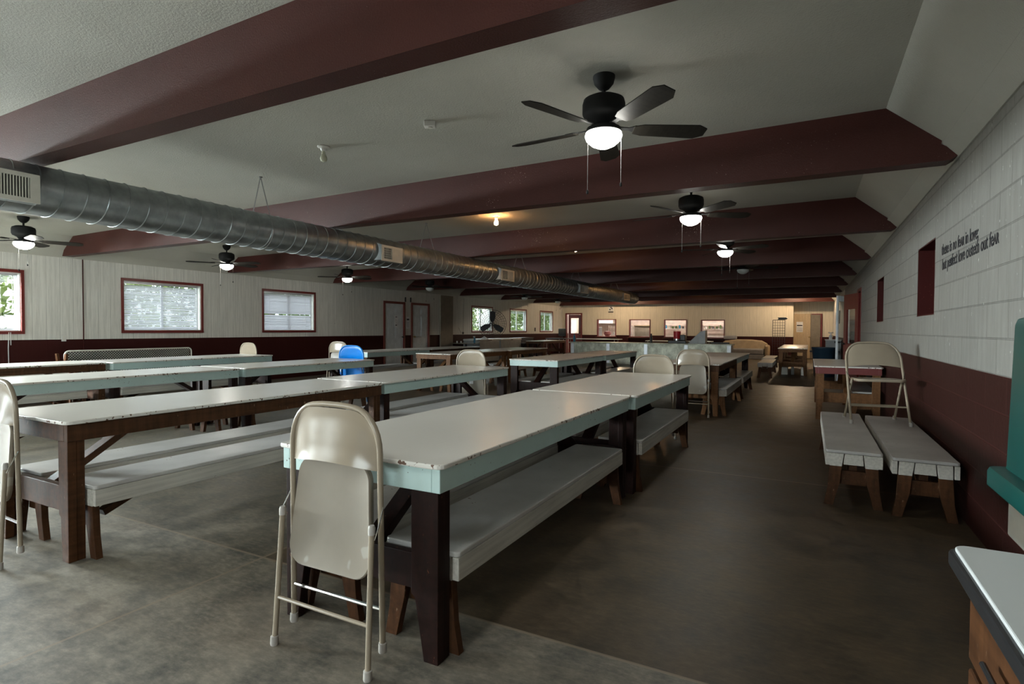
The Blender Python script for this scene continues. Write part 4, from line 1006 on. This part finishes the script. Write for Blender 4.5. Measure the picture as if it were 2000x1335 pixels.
# things on the counter
zc = .783
r = thing('water_bottle', (-7.92, 20.1, zc), 0, 'tall blue bottle on the left end of the metal counter', 'bottle')
MB().lathe([(0, 0), (.045, 0), (.045, .2), (.02, .25), (.018, .27), (0, .27)], 16).build('body', 'skyblue', r, smooth=True); MB().lathe([(0, .27), (.02, .27), (.02, .31), (0, .31)], 12).build('cap', 'black', r, smooth=True)
o = MB().lathe([(0, 0), (.05, 0), (.05, .2), (.03, .26), (.03, .33), (0, .33)], 16, (-5.0, 20.15, zc)).build('thermos', 'black', smooth=True); tag(o, 'tall black thermos on the middle of the metal counter', 'thermos')
r = thing('coffee_machine', (-4.1, 20.2, zc), 0, 'black coffee machine with a red tank on the metal counter', 'machine')
MB().box(-.28, .35, -.2, .2, 0, .10).build('base', 'black', r, bevel=.02); MB().box(.12, .30, -.15, .15, .10, .30).build('tower', 'black', r, bevel=.02); MB().lathe([(0, .16), (.12, .16), (.125, .42), (.0, .42)], 20).build('tank', 'redplastic', r, smooth=True); MB().lathe([(0, .10), (.13, .10), (.13, .16), (0, .16)], 20).build('collar', 'chrome', r, smooth=True)
o = MB().add([(-.38, -.2, 0), (.2, -.2, 0), (.2, .2, 0), (-.38, .2, 0), (.04, -.2, .42), (.2, -.2, .46), (.2, .2, .46), (.04, .2, .42)], [(0, 3, 2, 1), (0, 1, 5, 4), (1, 2, 6, 5), (2, 3, 7, 6), (3, 0, 4, 7), (4, 5, 6, 7)]).build('wedge_box', 'grey', loc=(-3.33, 20.25, zc), bevel=.005); tag(o, 'grey wedge shaped metal box on the right of the metal counter', 'box')
o = MB().box(-.3, .3, -.05, .08, 0, .05).build('black_tray', 'black', loc=(-2.7, 20.4, zc), bevel=.01); tag(o, 'low black tray on the right end of the metal counter', 'tray')
# sofa with throws
r = thing('sofa', (-2.55, 26.4, 0), 0, 'tan covered sofa with a grey lower throw by the far wall', 'sofa')
bk = [(-.95, .35), (-.95, .66), (-.80, .78), (-.3, .84), (.3, .84), (.70, .80), (.95, .66), (.95, .35)]
MB().prism(bk, 'y', .55, .85).build('back', 'sofa', r, bevel=.05); MB().box(-.85, .85, 0, .58, .18, .45).build('seat', 'sofag', r, bevel=.06)
for sx in (-1, 1): MB().box(min(sx * .86, sx * 1.05), max(sx * .86, sx * 1.05), -.02, .80, .1, .62).build('arm', 'sofa', r, bevel=.08)
MB().box(-.85, .85, -.01, .5, .0, .18).build('skirt', 'sofag', r, bevel=.02)
o = MB().box(-.28, .28, -.08, .08, 0, .16).build('cushion', 'sofag', loc=(-3.15, 27.15, .84), bevel=.05); tag(o, 'grey cushion propped on the back of the tan sofa', 'cushion')
# wire grid rack with arrow sign
r = thing('grid_rack', (-1.03, 23.8, 0), 0, 'tall black wire grid panel standing beside the sofa', 'rack')
m = MB()
for k in range(6): x = -.21 + .084 * k; m.tube([(x, 0, .03), (x, 0, 1.65)], .010 if k in (0, 5) else .006, 5)
for k in range(17): z = .03 + .101 * k; m.tube([(-.21, 0, z), (.21, 0, z)], .010 if k in (0, 16) else .006, 5)
m.build('grid', 'black', r)
for x in (-.21, .21): MB().box(x - .012, x + .012, -.22, .22, 0, .03).build('foot', 'black', r)
o = MB().prism([(-.17, -.04), (.12, -.04), (.19, 0), (.12, .045), (-.17, .045), (-.13, 0)], 'y', -.01, .01).build('arrow_sign', 'black', loc=(-.91, 23.78, 1.70)); tag(o, 'black wooden arrow sign fixed on top of the wire grid rack', 'sign')
# alcove door, paper, right side board
r = bpy.data.objects.new('door_6', None); COL.objects.link(r); r.location = (-.37, 28.4, 0); struct(r)
MB().box(-.36, .42, -.05, -.001, .01, 2.0).build('door_leaf', 'tanwood', r, bevel=.003); MB().box(.43, .80, -.05, -.001, .01, 1.95).build('side_panel', 'tan', r, bevel=.003)
m = MB(); m.box(.44, .88, -.06, -.001, 1.955, 2.0); m.box(.81, .88, -.06, -.001, .01, 1.954); m.build('door_frame', 'casing', r)
MB().lathe([(0, -.03), (.03, 0), (0, .03)], 10, (.37, -.09, .97)).build('knob', 'brass', r, smooth=True)
q = MB().box(-.14, .12, -.056, -.051, 1.18, 1.64).build('poster', 'paper', r); m = MB(); m.box(-.12, .10, -.058, -.057, 1.45, 1.50)
for k in range(5): m.box(-.12, .10, -.058, -.057, 1.22 + .04 * k, 1.23 + .04 * k)
m.build('print', 'ink', q)
for (yy) in (25.2, 22.6):
    o = MB().box(XR - .02, XR - .001, yy - .2, yy + .2, 1.5, 1.95).build('dark_window', 'ink'); tag(o, 'flat dark board for a narrow window on the far right wall, ' + ('farther one' if yy > 24 else 'nearer one'), 'plaque', 'dark windows on the right wall')  # flat dark boards standing in for two narrow windows
# bins and dispenser
r = thing('trash_bin', (.38, 17.6, 0), 0, 'large dark blue round bin with a bag rim, by the right wall doors', 'bin')
MB().lathe([(0, 0), (.25, 0), (.30, .74), (.315, .76), (.315, .80), (.28, .80), (.27, .74), (0, .72)], 28).build('body', 'darkblue', r, smooth=True)
for sx in (-1, 1): MB().box(min(sx * .30, sx * .36), max(sx * .30, sx * .36), -.06, .06, .66, .71).build('handle', 'darkblue', r, bevel=.01)
r = thing('stand_cabinet', (.72, 21.0, 0), 0, 'grey stand with a white top by the far right wall', 'cabinet')
MB().box(-.24, .19, -.25, .25, 0, .94).build('body', 'grey', r, bevel=.005); MB().box(-.26, .20, -.27, .27, .942, .97).build('top', 'white', r)
r = thing('soap_pump', (.62, 20.9, .971), 0, 'small bottle with a pump on the grey stand', 'bottle')
MB().lathe([(0, 0), (.05, 0), (.05, .12), (.02, .15), (.02, .2), (0, .2)], 12).build('body', 'paper', r, smooth=True); MB().lathe([(0, -.0), (.07, 0), (.07, .035), (0, .035)], 12, (0, 0, .2)).build('pump', 'white', r)
# small goods under the far table
for k, (x, y, z, sx_, sz, mt_, lab) in enumerate(((-.62, 17.75, .3, .2, .10, 'cream', 'small pale box on the crossbar under the far orange-brown table'), (-.14, 17.62, .0, .09, .30, 'steel', 'bright metal can under the right of the far orange-brown table'), (-.40, 17.8, .0, .08, .42, 'grey', 'grey upright post of goods under the far orange-brown table'))):
    o = MB().box(x - sx_ / 2, x + sx_ / 2, y, y + .15, 0, sz + z * .4).build(['carton', 'metal_can', 'grey_carton'][k], mt_, bevel=.01); tag(o, lab, ['box', 'can', 'box'][k])
# wall clock / plaque on far wall
r = thing('wall_plaque', (-8.9, YB - .03, 2.18), 0, 'small framed picture plaque high on the far wall', 'picture')
MB().box(-.14, .14, 0, .028, 0, .27).build('frame', 'white', r); m = MB(); m.box(-.13, .13, -.012, -.001, -.07, -.02)
for (a, b, c) in ((-.08, .05, .2), (.02, .1, .12), (-.03, .15, .06)): m.box(a, a + .07, -.004, -.0005, b, b + .06)
m.build('motif', 'ink', r)

# ------------------------------------------------------------ hatch frames and kitchen
for i, (a, b, z0, z1) in enumerate(PASS):
    r = bpy.data.objects.new('window_%d' % (13 + i), None); COL.objects.link(r); r.location = ((a + b) / 2, YB, z0); struct(r); h = (b - a) / 2; H = z1 - z0
    m = MB()
    for (p0, p1, q0, q1) in ((-h - .03, -h + .012, -.03, H + .03), (h - .012, h + .03, -.03, H + .03), (-h + .012, h - .012, -.03, .012), (-h + .012, h - .012, H - .012, H + .03)): m.box(p0, p1, -.03, .15, q0, q1)
    m.build('casing', 'casing', r); MB().box(-h - .08, h + .08, -.22, .12, -.06, -.035).build('shelf', 'brown', r)
KX0, KX1, KY = XL, -1.5, 31.8
struct(MB().box(KX0, KX1, KY, KY + .12, 0, 2.6).build('wall_kitchen', 'kitchenwall')); struct(MB().box(KX1, KX1 + .12, 27.75, KY + .12, 0, 2.6).build('wall_kitchen', 'kitchenwall'))
struct(MB().box(KX0 - .12, KX0, 28.4, KY + .12, 0, 2.6).build('wall_kitchen', 'kitchenwall')); struct(MB().box(KX0 - .12, KX1 + .12, 28.56, KY + .12, 2.6, 2.7).build('ceiling_kitchen', 'kitchenwall')); struct(MB().box(KX0 - .12, -.8, 27.76, 28.56, 2.6, 2.66).build('ceiling_kitchen', 'kitchenwall'))
for k, x in enumerate((-10.2, -7.3, -4.3)):
    r = thing('strip_light', (x, 29.8, 2.6), 0, 'lit strip light on the kitchen ceiling, ' + ['left of three', 'middle of three', 'right of three'][k], 'light', 'kitchen strip lights')
    MB().box(-.6, .6, -.08, .08, -.04, 0).build('fitting', 'white', r); MB().box(-.58, .58, -.06, .06, -.07, -.041).build('diffuser', 'tube', r)
r = thing('range_hood', (-10.6, 30.9, 1.6), 0, 'steel cooking hood seen through the left hatch', 'hood')
MB().add([(-.9, -.5, 0), (.9, -.5, 0), (.9, .85, 0), (-.9, .85, 0), (-.8, .0, .7), (.8, .0, .7), (.8, .85, .7), (-.8, .85, .7)], [(0, 3, 2, 1), (4, 5, 6, 7), (0, 1, 5, 4), (1, 2, 6, 5), (2, 3, 7, 6), (3, 0, 4, 7)]).build('canopy', 'steel', r)
def shelf_unit(x, y, w, label, zs):
    r = thing('wire_shelf', (x, y, 0), 0, label, 'shelf')
    for z in zs: MB().box(-w / 2, w / 2, -.2, .2, z, z + .02).build('shelf', 'white', r)
    for sx in (-1, 1):
        for sy in (-1, 1): MB().tube([(sx * w / 2, sy * .19, 0), (sx * w / 2, sy * .19, max(zs) + .1)], .015, 8).build('post', 'chrome', r)
shelf_unit(-9.2, 30.4, 1.3, 'white shelf unit behind the left hatch', (.4, .95, 1.38)); shelf_unit(-6.5, 31.3, 1.4, 'white shelf unit behind the third hatch', (.4, .92, 1.30, 1.62)); shelf_unit(-4.4, 31.3, 1.4, 'white shelf unit behind the right hatch', (.4, .92, 1.30, 1.62))
rnd = random.Random(5)
for (bx, by, zz, n, w_, where) in ((-9.2, 30.4, .972, 6, 1.0, 'on the shelf behind the left hatch'), (-6.5, 31.3, 1.322, 6, 1.1, 'on the shelf behind the third hatch'), (-4.4, 31.3, 1.322, 6, 1.1, 'on the shelf behind the right hatch')):
    for k in range(n):
        h_ = rnd.uniform(.10, .2); o = MB().lathe([(0, 0), (.05, 0), (.05, h_ * .75), (.03, h_ * .85), (.03, h_), (0, h_)], 10).build('jar', rnd.choice(['ink', 'leaf', 'paper', 'skyblue', 'cream']), loc=(bx - w_ / 2 + w_ * (k + .5) / n, by, zz), smooth=True)
        tag(o, '%s small jar from the left %s' % (['first', 'second', 'third', 'fourth', 'fifth', 'sixth'][k], where), 'jar', 'jars ' + where)
r = thing('refrigerator', (-10.55, 28.9, 0), 0, 'grey-green tall refrigerator seen through the far left doorway', 'refrigerator')
MB().box(.0, .55, .0, .6, .02, 1.38).build('body', 'grey', r, bevel=.02); MB().box(.02, .53, -.04, -.001, .04, 1.36).build('door', 'darkblue', r, bevel=.01)
r = thing('kitchen_cupboard', (-7.9, 30.2, 0), 0, 'tall brownish cupboard seen through the second hatch', 'cupboard')
MB().box(-.5, .35, 0, .6, 0, 1.45).build('carcass', 'tan', r, bevel=.005); MB().box(-.52, .38, -.03, .62, 1.452, 1.50).build('top', 'tanwood', r)
r = thing('prep_table', (-5.4, 29.2, 0), 0, 'steel kitchen worktable behind the hatches', 'table')
MB().box(-2.4, 2.0, 0, .7, .86, .90).build('tabletop', 'steel', r)
for (x, y) in ((-2.3, .05), (1.9, .05), (-2.3, .65), (1.9, .65)): MB().tube([(x, y, 0), (x, y, .86)], .02, 8).build('leg', 'steel', r)
o = MB().lathe([(0, 0), (.12, 0), (.2, .12), (.17, .24), (.05, .27), (0, .27)], 20, (-9.45, 28.75, .9)).build('red_pot', 'redapron', smooth=True); tag(o, 'dark red round pot behind the left hatch', 'pot')
r = thing('kitchen_island', (-9.3, 28.4, 0), 0, 'pale worktop just inside the left hatch', 'counter'); MB().box(-.55, .8, 0, .7, 0, .86).build('base', 'white', r); MB().box(-.58, .83, -.02, .72, .862, .898).build('worktop', 'paper', r)

# ------------------------------------------------------------ outdoors
struct(MB().box(-75, XL - .2, -40, 75, -.35, -.30).build('ground', 'grass'))
def make_tree(seed, mat, n=2600, R=2.2, Hc=2.9, Ht=2.3):
    rnd = random.Random(seed); r = thing('tree', (0, 0, -.3), 0, 'x', 'tree', 'trees beyond the left windows')
    MB().tube([(0, 0, 0), (.05, .03, 1.2), (0, .1, 2.6), (.1, 0, 3.6)], [.16, .13, .10, .05], 8).build('trunk', 'bark', r, smooth=True)
    vs, fs = [], []; lumps = [(rnd.uniform(-1, 1) * R * .6, rnd.uniform(-1, 1) * R * .6, Hc + rnd.uniform(-1, 1.0) * Ht * .62, rnd.uniform(.5, 1.0) * R * .62) for _ in range(14)]
    for i in range(n):
        cx, cy, c_z, cr_ = rnd.choice(lumps); d = Vector((rnd.gauss(0, 1), rnd.gauss(0, 1), rnd.gauss(0, 1))).normalized() * cr_ * rnd.uniform(.75, 1.05)
        p = Vector((cx, cy, c_z)) + d; a = Vector((rnd.gauss(0, 1), rnd.gauss(0, 1), rnd.gauss(0, 1))).normalized(); b_ = a.cross(d).normalized(); s_ = rnd.uniform(.07, .15)
        o_ = len(vs); vs += [p - a * s_, p + b_ * s_ * .5, p + a * s_, p - b_ * s_ * .5]; fs.append((o_, o_ + 1, o_ + 2, o_ + 3))
    m = MB(); m.add(vs, fs); me_o = m.build('foliage', mat, r)
    return r
tp = [make_tree(1, 'leaf'), make_tree(2, 'leaf2'), make_tree(3, 'leaf')]
spots = [(-21, 3.5), (-19.5, 9.0), (-26, 12), (-19, 15.5), (-26, 1), (-21.5, 20.5), (-26, 27), (-19, 26), (-21, 32), (-18.5, 38), (-25, 38), (-20, 44), (-26, 48), (-18, 54), (-28, 19), (-27, 33), (-32, 43), (-28, 6)]
for i, (x, y) in enumerate(spots):
    s_ = 1 + .25 * math.sin(i * 2.3); t_ = tp[i] if i < 3 else dup(tp[i % 3], (x, y, -.3), i * 1.1, 'x', 'trees beyond the left windows')
    t_.location = (x, y, -.3); t_.scale = (s_, s_, s_ * .95); t_['label'] = ['deep green leafy tree seen through the left windows', 'yellow-green leafy tree seen through the left windows', 'dense green leafy tree seen through the left windows'][i % 3]
def make_bush(seed, mat, n=2200):
    rnd = random.Random(seed); vs, fs = [], []; lumps = [(rnd.uniform(-1.6, 1.6), rnd.uniform(-1.6, 1.6), rnd.uniform(.3, 1.5), rnd.uniform(.6, 1.0)) for _ in range(12)]
    for i in range(n):
        cx, cy, c_z, cr_ = rnd.choice(lumps); d = Vector((rnd.gauss(0, 1), rnd.gauss(0, 1), rnd.gauss(0, 1))).normalized() * cr_ * rnd.uniform(.8, 1.05)
        p = Vector((cx, cy, max(.05, c_z + d.z))) + Vector((d.x, d.y, 0)); a = Vector((rnd.gauss(0, 1), rnd.gauss(0, 1), rnd.gauss(0, 1))).normalized(); b_ = a.cross(d).normalized(); s_ = rnd.uniform(.08, .15)
        o_ = len(vs); vs += [p - a * s_, p + b_ * s_ * .5, p + a * s_, p - b_ * s_ * .5]; fs.append((o_, o_ + 1, o_ + 2, o_ + 3))
    r = thing('bush', (0, 0, -.3), 0, 'x', 'bush', 'bushes beyond the left windows'); MB().add(vs, fs).build('foliage', mat, r)
    MB().tube([(0, 0, 0), (.02, 0, .9)], .05, 6).build('stem', 'bark', r); return r
bp = [make_bush(11, 'leaf'), make_bush(12, 'leaf2')]
for i in range(18):
    x, y = -37 - 1.2 * (i % 2), 0 + i * 5.6
    t_ = bp[i] if i < 2 else dup(bp[i % 2], (x, y, -.3), i * 1.7, 'x', 'bushes beyond the left windows')
    t_.location = (x, y, -.3); t_['label'] = ['dark green bush in the hedge line outside the left windows', 'yellow-green bush in the hedge line outside the left windows'][i % 2]
